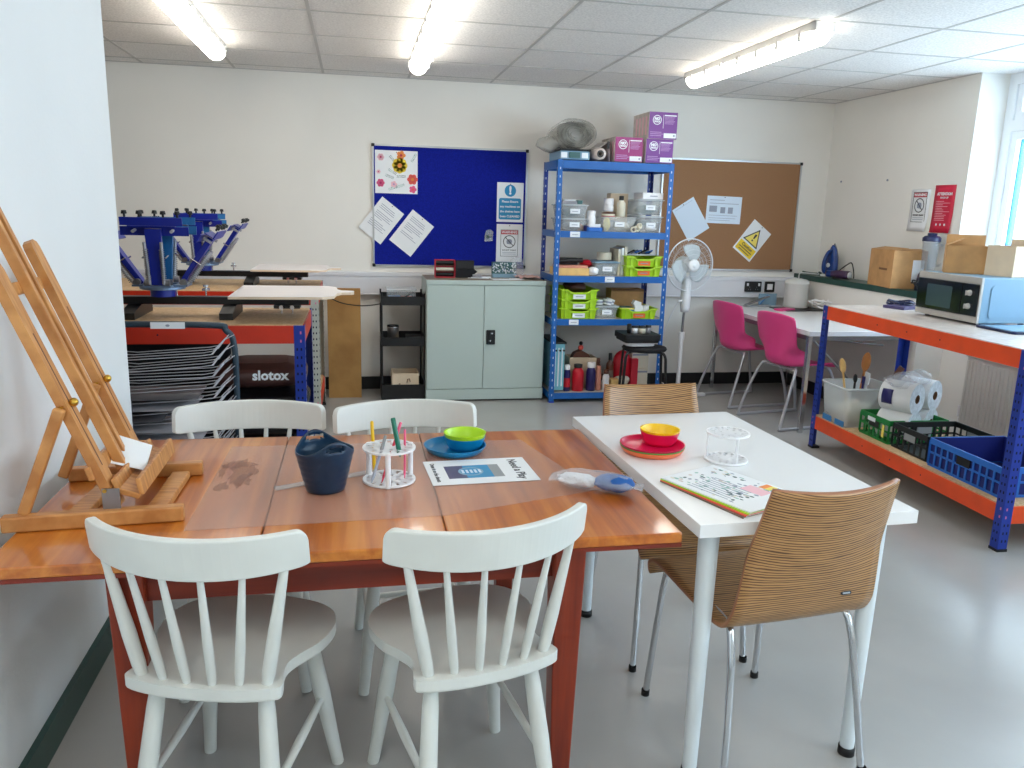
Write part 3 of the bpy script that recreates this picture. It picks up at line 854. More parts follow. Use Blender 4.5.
# ================================================================ boltless benches
def bench(name, label, L, Dp, top, shelf, loc, rz, beam, postm, holem, topm, shelfm, group):
    """front edge along local x from 0 to L, depth towards +y"""
    t = thing(name, label, 'workbench', loc, rz, group)
    bh = .080
    MB(topm).box(.004, L - .004, .004, Dp - .004, top - .015, top).build('worktop', t, bevel=.001)
    MB(shelfm).box(.004, L - .004, .004, Dp - .004, shelf - .015, shelf).build('lower_shelf', t, bevel=.001)
    for zt in (top - .004, shelf - .004):
        for (a, b, c, d) in ((.042, L - .042, -.004, .0035), (.042, L - .042, Dp - .0035, Dp + .004), (-.004, .0035, .042, Dp - .042), (L - .0035, L + .004, .042, Dp - .042)):
            m = MB(beam).box(a, b, c, d, zt - bh, zt - .0155 + .0155)
            if c < 0 and b - a > .5:
                m.box(a, b, d, d + .02, zt - bh, zt - bh + .004)
                for q in range(2, 5):
                    x = a + (b - a) * q / 6; m.prism(circ(.004, 8), 0, .001, 'hole_dark', M=Matrix.Translation((x, c, zt - bh / 2)) @ Matrix.Rotation(PI / 2, 4, 'X'))
            m.build('beam', t)
    for sx, x in ((1, 0), (-1, L)):
        for sy, y in ((1, 0), (-1, Dp)):
            m = MB(postm); w = .042; e = .0055
            def B(x0, x1, y0, y1, z0, z1, mm=None): m.box(min(x0, x1), max(x0, x1), min(y0, y1), max(y0, y1), z0, z1, mm)
            B(x - sx * e, x + sx * w, y - sy * e, y - sy * (e - .0016), 0.012, top - .002)
            B(x - sx * e, x - sx * (e - .0016), y - sy * (e - .0016), y + sy * w, 0.012, top - .002)
            z = .05
            while z < top - .02:
                riv = (top - .09 < z) or (shelf - .09 < z < shelf - .01)
                mm = 'rivet_pink' if riv else holem
                for xx in (.012,) if riv else (.011, .029):
                    B(x + sx * (xx - .0035), x + sx * (xx + .0035), y - sy * (e + .0005), y - sy * e, z - .006, z + .006, mm)
                    B(x - sx * (e + .0005), x - sx * e, y + sy * (xx - .0035), y + sy * (xx + .0035), z - .006, z + .006, mm)
                z += .0375
            p = m.build('post', t)
            f = MB('black_plastic'); f.box(min(x - sx * .008, x + sx * .044), max(x - sx * .008, x + sx * .044), min(y - sy * .008, y + sy * .044), max(y - sy * .008, y + sy * .044), 0, .0125)
            f.build('foot', p)
    return t
bench('workbench', 'orange and blue boltless bench at the right carrying the microwave', 1.63, .58, .915, .215, (2.865, 4.50, 0), -91.8, 'bench_orange', 'post_blue', 'hole_dark', 'chip_pale', 'chipboard', 'boltless workbenches')
bench('workbench', 'red-edged chipboard bench with blue post under the nearer printing press', 1.8, .62, .91, .22, (-2.03, 3.665, 0), 0, 'bench_red', 'post_blue', 'hole_dark', 'chipboard', 'chipboard', 'boltless workbenches')
bench('workbench', 'chipboard bench with pale grey slotted posts under the farther printing press', 1.8, .80, .91, .22, (-2.03, 5.10, 0), 0, 'bench_red', 'post_grey', 'hole_dark', 'chipboard', 'chipboard', 'boltless workbenches')

# ================================================================ screen printing presses
def press(label, loc, group, tip):
    t = thing('printing_press', label, 'screen printing press', loc, 0, group)
    # local origin: hub on the bench top
    m = MB('black_metal').box(-.34, .66, -.028, .028, .055, .090); m.build('base_beam', t, bevel=.002)
    for x in (-.12, .30):
        f = MB('black_metal'); f.add([(x - .03, -.17, .0), (x + .03, -.17, .0), (x + .03, .17, .0), (x - .03, .17, .0), (x - .03, -.17, .030), (x + .03, -.17, .030), (x + .03, .17, .030), (x - .03, .17, .030), (x - .03, -.03, .055), (x + .03, -.03, .055), (x + .03, .03, .055), (x - .03, .03, .055)],
              [(0, 3, 2, 1), (0, 1, 5, 4), (1, 2, 6, 5), (2, 3, 7, 6), (3, 0, 4, 7), (4, 5, 9, 8), (6, 7, 11, 10), (5, 6, 10, 9), (7, 4, 8, 11), (8, 9, 10, 11)]); f.build('foot', t)
    h = MB('press_blue').cyl((0, 0, .09), (0, 0, .135), .055, m='press_blue', seg=24).cyl((0, 0, .135), (0, 0, .15), .03, m='chrome', seg=20); h.build('hub', t)
    c = MB('press_grey').prism(circ(.10, 28), .125, .137); c.prism(circ(.045, 20), .137, .165, 'steel_dull'); c.build('carousel', t, bevel=.002)
    for k, (az, el, mm) in enumerate(((-90, 82, 'press_blue'), (0, 56, 'press_blue'), (180, 56, 'press_blue'), (90, 80, 'press_blue_lit'))):
        d = Vector((math.cos(R(az)), math.sin(R(az)), 0)); s = Vector((-d.y, d.x, 0)); u = d * math.cos(R(el)) + Vector((0, 0, 1)) * math.sin(R(el))
        nrm = s.cross(u)
        base = d * .085 + Vector((0, 0, .150)); A = .255
        b = MB('press_grey'); b.cbox(tuple(d * .09 + Vector((0, 0, .143))), (.06, .12, .008), rz=R(az)); 
        for q in (-1, 1):
            b.cyl(tuple(d * .10 + s * q * .042 + Vector((0, 0, .158)) - s * .012), tuple(d * .10 + s * q * .042 + Vector((0, 0, .158)) + s * .012), .016, m='steel_dull', seg=16)
        b.build('hinge_bracket', t)
        a = MB(mm); p1 = base + u * A
        a.bar(base, p1, .052, .020, up=nrm, taper=1.35)
        a.build('arm', t, bevel=.002)
        hd = MB(mm); q0 = base + u * (A - .01)
        hd.bar(q0 - s * .145 - nrm * .030 - u * .006, q0 + s * .145 - nrm * .030 - u * .006, .006, .040, up=u).bar(q0 - s * .130 + u * .045 + nrm * .022, q0 + s * .130 + u * .045 + nrm * .022, .006, .036, up=u)
        hd.bar(q0 - s * .10 + u * .024, q0 + s * .10 + u * .024, .05, .004, up=u)
        for q in (-1, 1): hd.cyl(q0 + s * q * .08 - nrm * .02, q0 + s * q * .08 + nrm * .02, .007, m='steel_wire', seg=10)
        hd.build('screen_clamp', t)
        for q in (-.11, -.05, .05, .11):
            kn = MB('black_plastic'); c0 = q0 + s * q + u * .062 + nrm * .01
            kn.cyl(c0, c0 + u * .022, .005, seg=8).cyl(c0 + u * .014, c0 + u * .028, .013, .010, seg=8); kn.build('clamp_knob', t)
        r = MB('steel_wire')
        for q in (-.030, .030):
            r.path([base + s * q + nrm * .026 + u * .01, base + s * q * 1.2 + nrm * .03 + u * .20], .007, 'steel_wire', 8)
            # spring coil
            pts = [base + s * q * 1.1 + nrm * .028 + u * (.03 + .14 * i / 80) + (s * math.cos(i * 1.2) + nrm * math.sin(i * 1.2)) * .011 for i in range(81)]
            r.path(pts, .0018, 'steel_dull', 5)
            r.cyl(base + u * .13 + s * q * 1.6 - nrm * .02, base + u * .13 + s * q * 1.6 + nrm * .03, .004, m='chrome', seg=6)
        r.build('lift_spring', t)
    # platen on its arm
    pl = MB('pallet_white')
    out = [(.325, -.265), (.735, -.265), (.785, -.215), (.795, -.10), (.815, -.055), (.86, -.045), (.875, -.03), (.875, .03), (.86, .045), (.815, .055), (.795, .10), (.785, .215), (.735, .265), (.325, .265)]
    pl.prism(out, .106, .118, 'pine_press', mtop='pallet_white'); pl.build('platen', t, bevel=.002)
    br = MB('black_metal').box(.50, .62, -.06, .06, .040, .0545)
    for x in (.535, .585):
        br.cyl((x, -.062, .047), (x, -.068, .047), .010, m='chrome', seg=12).cyl((x, -.05, .04), (x, -.05, .015), .004, m='chrome', seg=8)
    br.box(.45, .66, -.02, .02, .0905, .1055); br.build('platen_bracket', t)
    kn = MB('chrome').cyl((.19, 0, .09), (.19, 0, .135), .004, seg=8).cyl((.19, 0, .118), (.19, 0, .126), .018, seg=14).cyl((.19, 0, .135), (.19, 0, .142), .012, seg=12).cyl((.06, .0, .09), (.06, 0, .145), .0035, seg=8); kn.build('registration_screw', t)
press('blue multi-arm screen printing press on the nearer bench, its pale platen pointing right', (-.88, 3.98, .9105), 'screen printing presses', 0)
press('blue multi-arm screen printing press on the farther bench against the back wall', (-.965, 5.50, .9105), 'screen printing presses', 0)

# ================================================================ wire print drying rack
def drying_rack():
    t = thing('drying_rack', 'dark-framed wire print drying rack full of sheets in front of the red-edged bench', 'drying rack', (-.80, 3.40, 0))
    f = MB('rack_teal'); x0, x1, zt = -.44, .31, .948
    f.path(smooth_path([(x0, .0, .05), (x0, 0, .55), (x0, 0, .85), (x0 + .03, 0, .925), (x0 + .10, 0, zt), (x1 - .10, 0, zt), (x1 - .03, 0, .925), (x1, 0, .85), (x1, 0, .55), (x1, 0, .05)], 6), .013, seg=10)
    f.path([(x0, 0, .06), (x1, 0, .06)], .011); f.build('frame', t)
    MB('label_white').box(-.005, .125, -.0165, -.0135, zt - .013, zt + .013).prism(circ(.008, 16, ry=.005), 0, .0005, 'ink_pale', M=Matrix.Translation((.06, -.0166, zt)) @ Matrix.Rotation(PI / 2, 4, 'X')).build('maker_plate', t)
    for x in (x0, x1):
        MB('rack_teal').path([(x, -.26, .02), (x, .13, .02)], .012).build('foot', t)
        w = MB('black_plastic'); 
        for y in (-.25, .12): w.cyl((x - .012, y, .012), (x + .012, y, .012), .012, seg=14)
        w.build('castor', t)
    n = 20; rnd = random.Random(11)
    for i in range(n):
        z = .06 + i * .0425; dz = rnd.uniform(-.006, .006); sag = .012 + rnd.uniform(-.006, .01)
        s = MB('steel_wire'); r = .0021
        for k in range(4):
            y = -.245 + .065 * k; w = -.0085 * k / 7
            s.path([(x1 - .012, y + .06, z + .045 + dz), (x1 - .045 - .01 * (k % 2), y, z + .004), (x1 - .09, y, z - .002), (-.05, y, z - sag + w), (x0 + .09, y, z + dz), (x0 + .012, y + .05, z + .03)], r, seg=5)
        s.path([(x1 - .05, -.245, z + .003), (x1 - .05, -.03, z + .003)], r, seg=5).path([(x0 + .06, -.245, z + dz), (x0 + .06, -.03, z + dz)], r, seg=5)
        s.path([(x1, .0, z + .04), (x1 - .012, -.19, z + .045 + dz)], r, seg=5)
        s.build('wire_tray', t)
    return t
drying_rack()
rnd = random.Random(21)
cl = ['sheet_dark', 'sheet_grey', 'sheet_dark', 'sheet_brown', 'sheet_dark', 'sheet_grey', 'sheet_dark', 'sheet_grey', 'sheet_brown', 'sheet_grey', 'sheet_grey', 'sheet_grey', 'sheet_dark', 'sheet_grey', 'sheet_dark']
names = ['lowest', 'second from bottom', 'third from bottom', 'fourth from bottom', 'fifth from bottom', 'sixth from bottom', 'seventh from bottom', 'middle', 'just above the middle', 'two above the middle', 'fifth from top', 'fourth from top', 'third from top', 'second from top', 'topmost']
for i, c in enumerate(cl):
    z = .06 + (i + 1) * .0425 + .006
    a, b = rnd.uniform(-.40, -.34), rnd.uniform(.06, .22)
    m = MB(c, T3(-.80, 3.265, z, rnd.uniform(-3, 3))); rows = []
    for q in range(9):
        x = a + (b - a) * q / 8
        rows.append([(x, -.13, -.004 + .008 * ((x / .3) ** 2)), (x, .12, -.004 + .008 * ((x / .3) ** 2))])
    m.grid(rows)
    tone = {'sheet_dark': 'dark', 'sheet_grey': 'grey', 'sheet_brown': 'brownish'}[c]
    tag(m.build('print_sheet', solid=.001), '%s sheet lying in the wire drying rack, %s of its pile' % (tone, names[i]), 'sheet', 'sheets in the drying rack')
m = MB('sheet_blue'); m.prism(circ(.085, 36), -.0006, .0006, M=T3(-.98, 3.14, .80) @ Matrix.Rotation(R(68), 4, 'X') @ Matrix.Rotation(R(18), 4, 'Y'))
tag(m.build('plastic_disc'), 'pale blue translucent disc leaning in the left of the drying rack', 'disc')

# goods on the lower shelf of the nearer left bench
for k, (c, z0, h, w, lab) in enumerate((('bag_black', .221, .13, .44, 'black shiny folded bundle, lowest in the pile under the red-edged bench'),
                                        ('bag_black', .355, .12, .42, 'black shiny folded bundle, second from bottom under the red-edged bench'),
                                        ('bag_black', .479, .115, .43, 'black shiny folded bundle, just under the brown bag'),
                                        ('bag_brown', .598, .115, .42, 'dark brown bag with a white script logo on the pile under the bench'))):
    m = MB(c); rr = random.Random(k); rows = []
    for i in range(9):
        v = i / 8; row = []
        for q in range(40):
            a = 2 * PI * q / 40; sq = lambda c_: math.copysign(abs(c_) ** .35, c_)
            e = (math.sin(PI * (v * .9 + .05))) ** .3
            row.append((-.44 + sq(math.cos(a)) * w / 2 * e + .006 * math.sin(5 * a + k), 3.90 + sq(math.sin(a)) * .19 * e, z0 + h * v + .004 * math.sin(3 * a + 2 * k) * math.sin(PI * v)))
        rows.append(row)
    m.grid(rows, wrap=True); m.add(rows[0], [tuple(range(40))[::-1]]); m.add(rows[-1], [tuple(range(40))])
    if k == 3:
        m.text('slotox', .062, Matrix.Translation((-.385, 3.7080, z0 + .072)) @ Matrix.Rotation(PI / 2, 4, 'X'), 'label_white', bold=.002)
    o = m.build('folded_bag'); tag(o, lab, 'bag', 'bundles under the left bench')
m = MB('black_fabric'); m.box(-2.0, -.62, 4.16, 4.20, .225, .815); tag(m.build('dark_backing', bevel=.01), 'large flat black panel added to darken the back of the bench behind the drying rack', 'portfolio case')  # panel added so the space under the bench reads dark
# ================================================================ back wall: boards
def noticeboard(name, label, x0, x1, z0, z1, face, y=D - .001):
    t = thing(name, label, 'noticeboard', ((x0 + x1) / 2, y, (z0 + z1) / 2)); w, h = (x1 - x0) / 2, (z1 - z0) / 2
    MB(face).box(-w + .012, w - .012, -.012, 0, -h + .012, h - .012).build('panel', t)
    f = MB('alu').box(-w, w, -.018, 0, h - .013, h).box(-w, w, -.018, 0, -h, -h + .013).box(-w, -w + .013, -.018, 0, -h + .013, h - .013).box(w - .013, w, -.018, 0, -h + .013, h - .013)
    f.build('frame', t)
    for sx in (-1, 1):
        for sz in (-1, 1):
            MB('black_plastic').cbox((sx * (w - .008), -.011, sz * (h - .008)), (.024, .026, .024)).build('corner_cap', t, bevel=.004)
noticeboard('blue_noticeboard', 'royal blue felt noticeboard with a thin aluminium frame on the back wall', .139, 1.346, .981, 1.897, 'board_blue')
noticeboard('cork_noticeboard', 'brown cork noticeboard behind the standing fan', 2.465, 3.70, .985, 1.888, 'cork')
YB = D - .0135
def sheet(name, label, x, z, w, h, rot, lines, cat='notice', m0='paper', y=YB, ink='ink_pale', group=None, fn=None, M=None):
    M = M or BW(x, z, y - .0004, rot)
    m = MB(m0).box(-w / 2, w / 2, -h / 2, h / 2, 0, .0007, M=M)
    rnd = random.Random(int(x * 1000) % 977)
    for (yy, a, b, th) in lines: m.box(a * w, b * w, yy * h - th, yy * h, .0007, .0010, ink, M=M)
    if fn: fn(m, M)
    m.prism(circ(.004, 8), .0007, .004, 'black_plastic', M=M @ Matrix.Translation((0, h * .46, 0)))
    return tag(m.build(name), label, cat, group)
rnd = random.Random(5)
txt = [(.36 - .05 * k, -.36, rnd.uniform(.0, .36), .004) for k in range(14) if k % 5 != 3]
# floral picture
def floral(m, M):
    def flower(x, y, r, c, cc, n=6):
        for k in range(n):
            a = 2 * PI * k / n
            m.prism(circ(r * .42, 8, x + math.cos(a) * r * .58, y + math.sin(a) * r * .58), .0007, .0010, c, M=M)
        m.prism(circ(r * .28, 10, x, y), .0010, .0013, cc, M=M)
    flower(.025, .050, .060, 'yellow_print', 'orange_print', 8); flower(.035, .125, .036, 'orange_print', 'red_print', 5)
    flower(-.118, .108, .028, 'pale_pink', 'magenta_print'); flower(-.12, -.082, .032, 'pink_print', 'magenta_print')
    flower(.122, -.05, .042, 'coral_print', 'orange_print'); flower(.125, -.125, .030, 'pink_print', 'coral_print', 5); flower(-.02, -.09, .026, 'pale_pink', 'lilac', 5); flower(-.135, .0, .016, 'pale_pink', 'magenta_print')
    rr = random.Random(2)
    for (x, y, a) in ((-.05, .12, -50), (-.06, .02, -30), (.115, .08, 60), (.06, -.09, 200), (-.06, -.13, 20), (-.02, -.045, 160), (.07, -.03, 180)):
        for k in range(7):
            px, py = x + math.cos(R(a)) * k * .010, y + math.sin(R(a)) * k * .010
            for sg in (-1, 1):
                q = R(a + sg * 50); m.prism(circ(.006, 6, 0, 0, .0022), .0007, .00095, rr.choice(['leaf_print', 'leaf_pale']), M=M @ Matrix.Translation((px + math.cos(q) * .007, py + math.sin(q) * .007, 0)) @ Matrix.Rotation(q, 4, 'Z'))
sheet('floral_picture', 'square floral print with yellow and pink flowers on the blue board', .322, 1.694, .322, .318, 0, [], 'picture', fn=floral)
sheet('pinned_paper', 'white typed sheet pinned at a slant over the left edge of the blue board', .206, 1.329, .210, .297, -38, txt, group='typed sheets on the blue board')
sheet('pinned_paper', 'white typed sheet pinned at a slant, right-hand one of the two slanting sheets', .438, 1.238, .210, .297, -38, txt[:9], group='typed sheets on the blue board')
def ensure(m, M):
    m.prism(circ(.046, 28), .0007, .001, 'blue_print', M=M @ Matrix.Translation((0, .090, 0)))
    m.text('!', .085, M @ Matrix.Translation((0, .090, .0014)), 'paper', bold=.004)
    m.prism(rrect(.178, .165, .014, cy=-.050), .0007, .001, 'blue_print', M=M)
    for k, s in enumerate(('Please Ensure', 'any machines on', 'the shelves have', 'been CLEANED')):
        m.text(s, .024, M @ Matrix.Translation((0, .006 - .038 * k, .0013)), 'paper', bold=.0006)
sheet('safety_notice', 'blue and white notice with an exclamation mark at the right of the blue board', 1.212, 1.494, .212, .305, 0, [], 'sign', fn=ensure)
def warning(m, M):
    w, h = .142, .21
    for (a, b, c, d) in ((-w / 2, w / 2, h / 2 - .003, h / 2), (-w / 2, w / 2, -h / 2, -h / 2 + .003), (-w / 2, -w / 2 + .003, -h / 2, h / 2), (w / 2 - .003, w / 2, -h / 2, h / 2)): m.box(a, b, c, d, .0007, .001, 'ink', M=M)
    m.box(-w / 2 + .004, w / 2 - .004, h / 2 - .036, h / 2 - .005, .0007, .001, 'red_print', M=M)
    m.text('WARNING', .026, M @ Matrix.Translation((0, h / 2 - .0205, .0013)), 'paper', bold=.0007)
    Q = M @ Matrix.Translation((0, .012, .0011)); n = 28
    m.grid([[(r * math.cos(2 * PI * k / n), r * math.sin(2 * PI * k / n), 0) for k in range(n)] for r in (.044, .050)], 'ink', wrap=True, M=Q)
    m.box(-.047, .047, -.003, .003, 0, .0004, 'ink', M=Q @ Matrix.Rotation(R(-45), 4, 'Z'))
    m.prism([(-.02, -.018), (.012, -.022), (.024, -.004), (.018, .016), (-.006, .02), (-.024, .006)], -.0002, .0001, 'ink_pale', M=Q)
    m.text('DO NOT TOUCH', .014, M @ Matrix.Translation((0, -.056, .0012)), 'ink', bold=.0004)
    for k in range(2): m.box(-.055, .055, -.076 - .012 * k, -.073 - .012 * k, .0007, .001, 'ink_pale', M=M)
sheet('warning_sign', 'white WARNING sign at the bottom right of the blue board', 1.214, 1.177, .210, .297, 0, [], 'sign', fn=warning)
m = MB('clear_plastic'); M = BW(1.047, 1.235, YB - .001)
m.prism([(-.035, -.05), (.03, -.045), (.034, .03), (.012, .046), (-.022, .04), (-.034, .0)], 0, .012, M=M); m.prism(circ(.012, 8, -.01, -.01), .012, .02, 'leaf_print', M=M).prism(circ(.010, 8, .012, .0), .012, .02, 'grey_plastic', M=M)
tag(m.build('pin_bag', bevel=.004), 'small clear bag hanging on the blue board beside the warning sign', 'bag')
# on the cork board
sheet('pinned_paper', 'blank pale blue sheet pinned at a slant behind the fan head', 2.742, 1.402, .212, .297, 33, [(.44, -.4, .4, .002)], m0='paper_cool')
sheet('pinned_paper', 'white printed table sheet pinned straight on the cork board', 3.028, 1.485, .310, .222, -1, [(.36, -.42, .0, .004), (.24, -.42, .42, .004), (.14, -.42, -.2, .05), (.10, -.1, .04, .05), (.10, .12, .26, .05), (-.2, -.42, .4, .003), (-.3, -.42, .36, .003), (-.38, -.42, .2, .003)], m0='paper_cool')
def hazard(m, M):
    m.prism([(-.082, -.03), (.082, -.03), (0, .115)], .0007, .001, 'ink', M=M); m.prism([(-.066, -.021), (.066, -.021), (0, .097)], .001, .0013, 'pale_yellow', M=M)
    m.prism([(-.006, .02), (.006, .02), (.010, .062), (-.010, .062)], .0013, .0016, 'ink', M=M).prism(circ(.008, 10, 0, .003), .0013, .0016, 'ink', M=M)
    m.box(-.09, .09, -.132, -.045, .0007, .001, 'yellow_print', M=M)
    m.text('Caution', .036, M @ Matrix.Translation((0, -.068, .0012)), 'ink', bold=.001); m.box(-.07, .07, -.098, -.090, .001, .0012, 'ink', M=M); m.box(-.06, .06, -.118, -.111, .001, .0012, 'ink', M=M)
sheet('hazard_sign', 'white and yellow hazard triangle sign pinned at a slant on the cork board', 3.307, 1.238, .205, .297, -37, [], 'sign', fn=hazard)
# sockets in the trunking
for (x, w, l) in ((3.327, .150, 'black double wall socket in the white trunking under the cork board'), (3.480, .090, 'black square switch plate with a white rocker beside the double socket')):
    t = thing('wall_socket', l, 'socket', (x, D - .0625, .855))
    MB('black_plastic').prism(rrect(w, .088, .006), 0, .010, M=Matrix.Rotation(PI / 2, 4, 'X')).build('face_plate', t, bevel=.002)
    if w > .1:
        for sx in (-1, 1): MB('white_plastic').cbox((sx * .052, -.011, .018), (.016, .006, .024)).build('rocker', t)
        p = MB('black_metal')
        for sx in (-.033, .033):
            for (a, b) in ((0, -.004), (-.010, -.022), (.010, -.022)): p.cbox((sx + a, -.0105, b), (.004, .003, .007), 'steel_dull')
        p.build('pin_holes', t)
    else: MB('white_plastic').cbox((0, -.011, 0), (.048, .006, .048)).build('rocker', t)

# ================================================================ right wall papers
def rpaper(name, label, y, z, w, h, fn, m0, cat):
    M = RW(y, z, RX - .0004); m = MB(m0); rows = []
    for i in range(9):
        v = -h / 2 + h * i / 8
        c = .05 * max(0, -v / h - .1) ** 1.3
        rows.append([(w / 2 * u - .018 * (1 - i / 8) * 0, v, .001 + c * (.4 + .6 * max(0, u) ** 1)) for u in (-1, -.5, 0, .5, 1)])
    m.grid(rows, M=M); fn(m, M); return tag(m.build(name, solid=.0008), label, cat)
def rwarn(m, M): warning(m, M @ Matrix.Translation((0, .022, .004)))
rpaper('warning_sign', 'white WARNING sign curling off the right wall beside the red poster', 5.185, 1.515, .200, .292, rwarn, 'paper', 'sign')
def rred(m, M):
    Q = M @ Matrix.Translation((0, 0, .003))
    m.text('ATTENTION', .026, Q @ Matrix.Translation((0, .10, 0)), 'paper', bold=.0008); m.text('WASH UP', .018, Q @ Matrix.Translation((0, .075, 0)), 'paper')
    rr = random.Random(8)
    for k in range(12): m.box(-.075, -.075 + rr.uniform(.06, .14), .050 - .0115 * k, .0525 - .0115 * k, 0, .0003, 'pale_pink', M=Q)
    for x in (-.04, 0, .04): m.prism(circ(.008, 10, x, -.105), .004, .0045, 'paper', M=Q)
rpaper('red_poster', 'red poster with white lettering on the right wall beside the window', 4.945, 1.525, .200, .320, rred, 'red_poster', 'poster')
for (y, z) in ((6.18, 1.74), (5.58, 1.735)):
    tag(MB('ink_pale').prism(circ(.008, 8), 0, .006, M=RW(y, z, RX)).build('wall_plug'), 'small %s screw plug high on the right wall' % ('left-hand' if y > 6 else 'right-hand'), 'wall plug')

# ================================================================ grey steel cupboard
def cupboard():
    t = thing('steel_cupboard', 'pale grey-green two-door steel cupboard below the blue noticeboard', 'cupboard', (.513, 5.889, 0))
    w, d, h = .902, .44, .922
    MB('cabinet_grey').box(0, w, .018, d, .03, h - .035).box(0, w, 0, d, h - .035, h - .002).box(.0, w, 0, .018, .015, .095).box(.01, w - .01, .03, d, 0, .03, 'black_plastic').box(.001, w - .001, .001, d, h - .002, h, 'cabinet_top').build('carcass', t, bevel=.002)
    for k, (a, b) in enumerate(((.006, w / 2 - .022), (w / 2 - .018, w - .006))):
        dd = MB('cabinet_grey').box(a, b, 0, .017, .100, h - .040).build('door', t, bevel=.002)
        if k == 1:
            hn = MB('black_plastic').prism(rrect(.068, .110, .006), 0, .006, M=Matrix.Translation((a + .052, 0, .495)) @ Matrix.Rotation(PI / 2, 4, 'X'))
            hn.prism(rrect(.020, .080, .008), .006, .014, 'black_metal', M=Matrix.Translation((a + .052, 0, .495)) @ Matrix.Rotation(PI / 2, 4, 'X') @ Matrix.Rotation(R(-12), 4, 'Z'))
            hn.prism(circ(.007, 12), .014, .017, 'chrome', M=Matrix.Translation((a + .060, 0, .525)) @ Matrix.Rotation(PI / 2, 4, 'X'))
            hn.prism(circ(.006, 12), .014, .017, 'chrome', M=Matrix.Translation((a + .048, 0, .470)) @ Matrix.Rotation(PI / 2, 4, 'X'))
            hn.build('handle', dd)
cupboard()
CT = .9225
t = thing('stationery_case', 'red and black zip-up case standing open on the steel cupboard', 'case', (.59, 6.10, CT))
m = MB('amber_bottle'); m.box(.0, .155, 0, .010, 0, .135, 'red_print').box(0, .006, -.045, .01, 0, .135, 'red_print').box(.149, .155, -.045, .01, 0, .135, 'red_print').box(.006, .149, -.045, 0, 0, .006, 'red_print')
m.build('red_half', t, bevel=.003)
m = MB('black_fabric')
for z in (.045, .09): m.box(.006, .149, -.04, 0, z, z + .004, 'dark_wood')
for (x, z, c, r) in ((.02, .012, 'black_plastic', .014), (.075, .052, 'cream', .012), (.075, .10, 'black_plastic', .016)): m.cyl((.012, -.018, z + .012), (.143, -.018, z + .012), r, m=c, seg=12)
m.build('rolls', t)
m = MB('black_fabric').box(.158, .30, -.03, .012, 0, .130); m.box(.16, .298, -.035, -.03, .07, .125, 'black_plastic').prism([(.30, .02), (.33, .045), (.30, .07)], -.02, 0, M=Matrix.Rotation(PI / 2, 4, 'X')); m.build('black_half', t, bevel=.006)
m = MB('paper', T3(.93, 6.08, CT, -8)); m.box(-.085, .075, -.05, .05, 0, .003).box(-.06, .09, -.03, .06, .003, .008).box(-.05, .02, -.045, .015, .008, .028, 'sheet_grey'); tag(m.build('paper_pack', bevel=.002), 'small pile of white paper packs beside the black case on the cupboard', 'paper pack')
t = thing('patterned_pouch', 'green and white patterned pouch standing at the right of the cupboard top', 'pouch', (1.13, 6.15, CT)); m = MB('teal_case').box(-.09, .10, -.02, .02, .03, .118); rr = random.Random(9)
for k in range(90):
    x, z = rr.uniform(-.085, .095), rr.uniform(.036, .112); m.prism(circ(rr.uniform(.003, .008), 6, x, z), .020, .0215, rr.choice(['label_white', 'press_grey', 'label_white']), M=Matrix.Rotation(PI / 2, 4, 'X'))
m.box(-.088, .10, -.03, .03, 0, .03, 'grey_blue_sheet').build('pouch_body', t, bevel=.004)
m = MB('white_film', T3(1.235, 6.15, CT)); bumpy(m, (0, 0, .08), .06, .03, .08, 'white_film', .09, 4, M=None); m.box(.0, .05, -.012, .012, .07, .10, 'navy_bottle'); tag(m.build('tape_bag'), 'crumpled clear bag with a dark blue label behind the patterned pouch', 'plastic bag')
m = MB('pink_sheet', T3(1.30, 6.07, CT, 10)); m.grid([[(-.09 + .18 * i / 6, -.10 + .2 * j / 6, .006 + .018 * abs(math.sin(i * 1.3 + j))) for j in range(7)] for i in range(7)]); tag(m.build('pink_tissue', solid=.001), 'crumpled pale pink sheet at the right end of the cupboard top', 'tissue')
m = MB('paper', T3(1.14, 5.98, CT, 6)); m.box(-.13, .09, -.05, .04, 0, .002).box(.02, .12, -.03, .05, .002, .004); tag(m.build('loose_sheets'), 'thin white sheets lying flat at the front of the cupboard top', 'sheets')

# ================================================================ black trolley
def trolley():
    t = thing('shelf_trolley', 'narrow black three-tier trolley beside the steel cupboard', 'trolley', (.185, 5.945, 0))
    w, d, h = .325, .33, .815
    for x in (.006, w - .006):
        for y in (.006, d - .006):
            MB('black_metal').cyl((x, y, .0), (x, y, h - (0 if y > .1 else .0)), .0065, seg=8).build('post', t)
    for z in (.06, .42, .725):
        hh = .065
        m = MB('black_metal').box(0, w, 0, d, z, z + .003).box(0, w, 0, .003, z, z + hh).box(0, w, d - .003, d, z, z + hh).box(0, .003, 0, d, z, z + hh).box(w - .003, w, 0, d, z, z + hh); m.build('tray', t)
    m = MB('black_metal').box(0, w, 0, .004, .0, .06).box(0, .004, 0, d, .0, .06); m.build('plinth', t)
trolley()
m = MB('clear_plastic', T3(.335, 6.10, .729)); m.box(-.10, .11, -.10, .12, 0, .10).box(-.108, .118, -.108, .128, .10, .108, 'clear_lid').box(-.09, .0, -.08, .05, .004, .05, 'blue_crate').box(0, .09, -.08, .05, .004, .045, 'coral_print')
tag(m.build('clear_tub', bevel=.003), 'clear lidded tub on the top tier of the black trolley', 'tub')
m = MB('steel_dull').lathe([(.001, 0), (.043, 0), (.043, .125), (.045, .128), (.045, .134), (.001, .136)], (.275, 6.02, .4235), seg=28); m.lathe([(.0445, 0), (.0445, .018)], (.275, 6.02, .55), 'black_plastic', seg=28); tag(m.build('paint_tin'), 'grey metal tin on the middle tier of the trolley', 'tin')
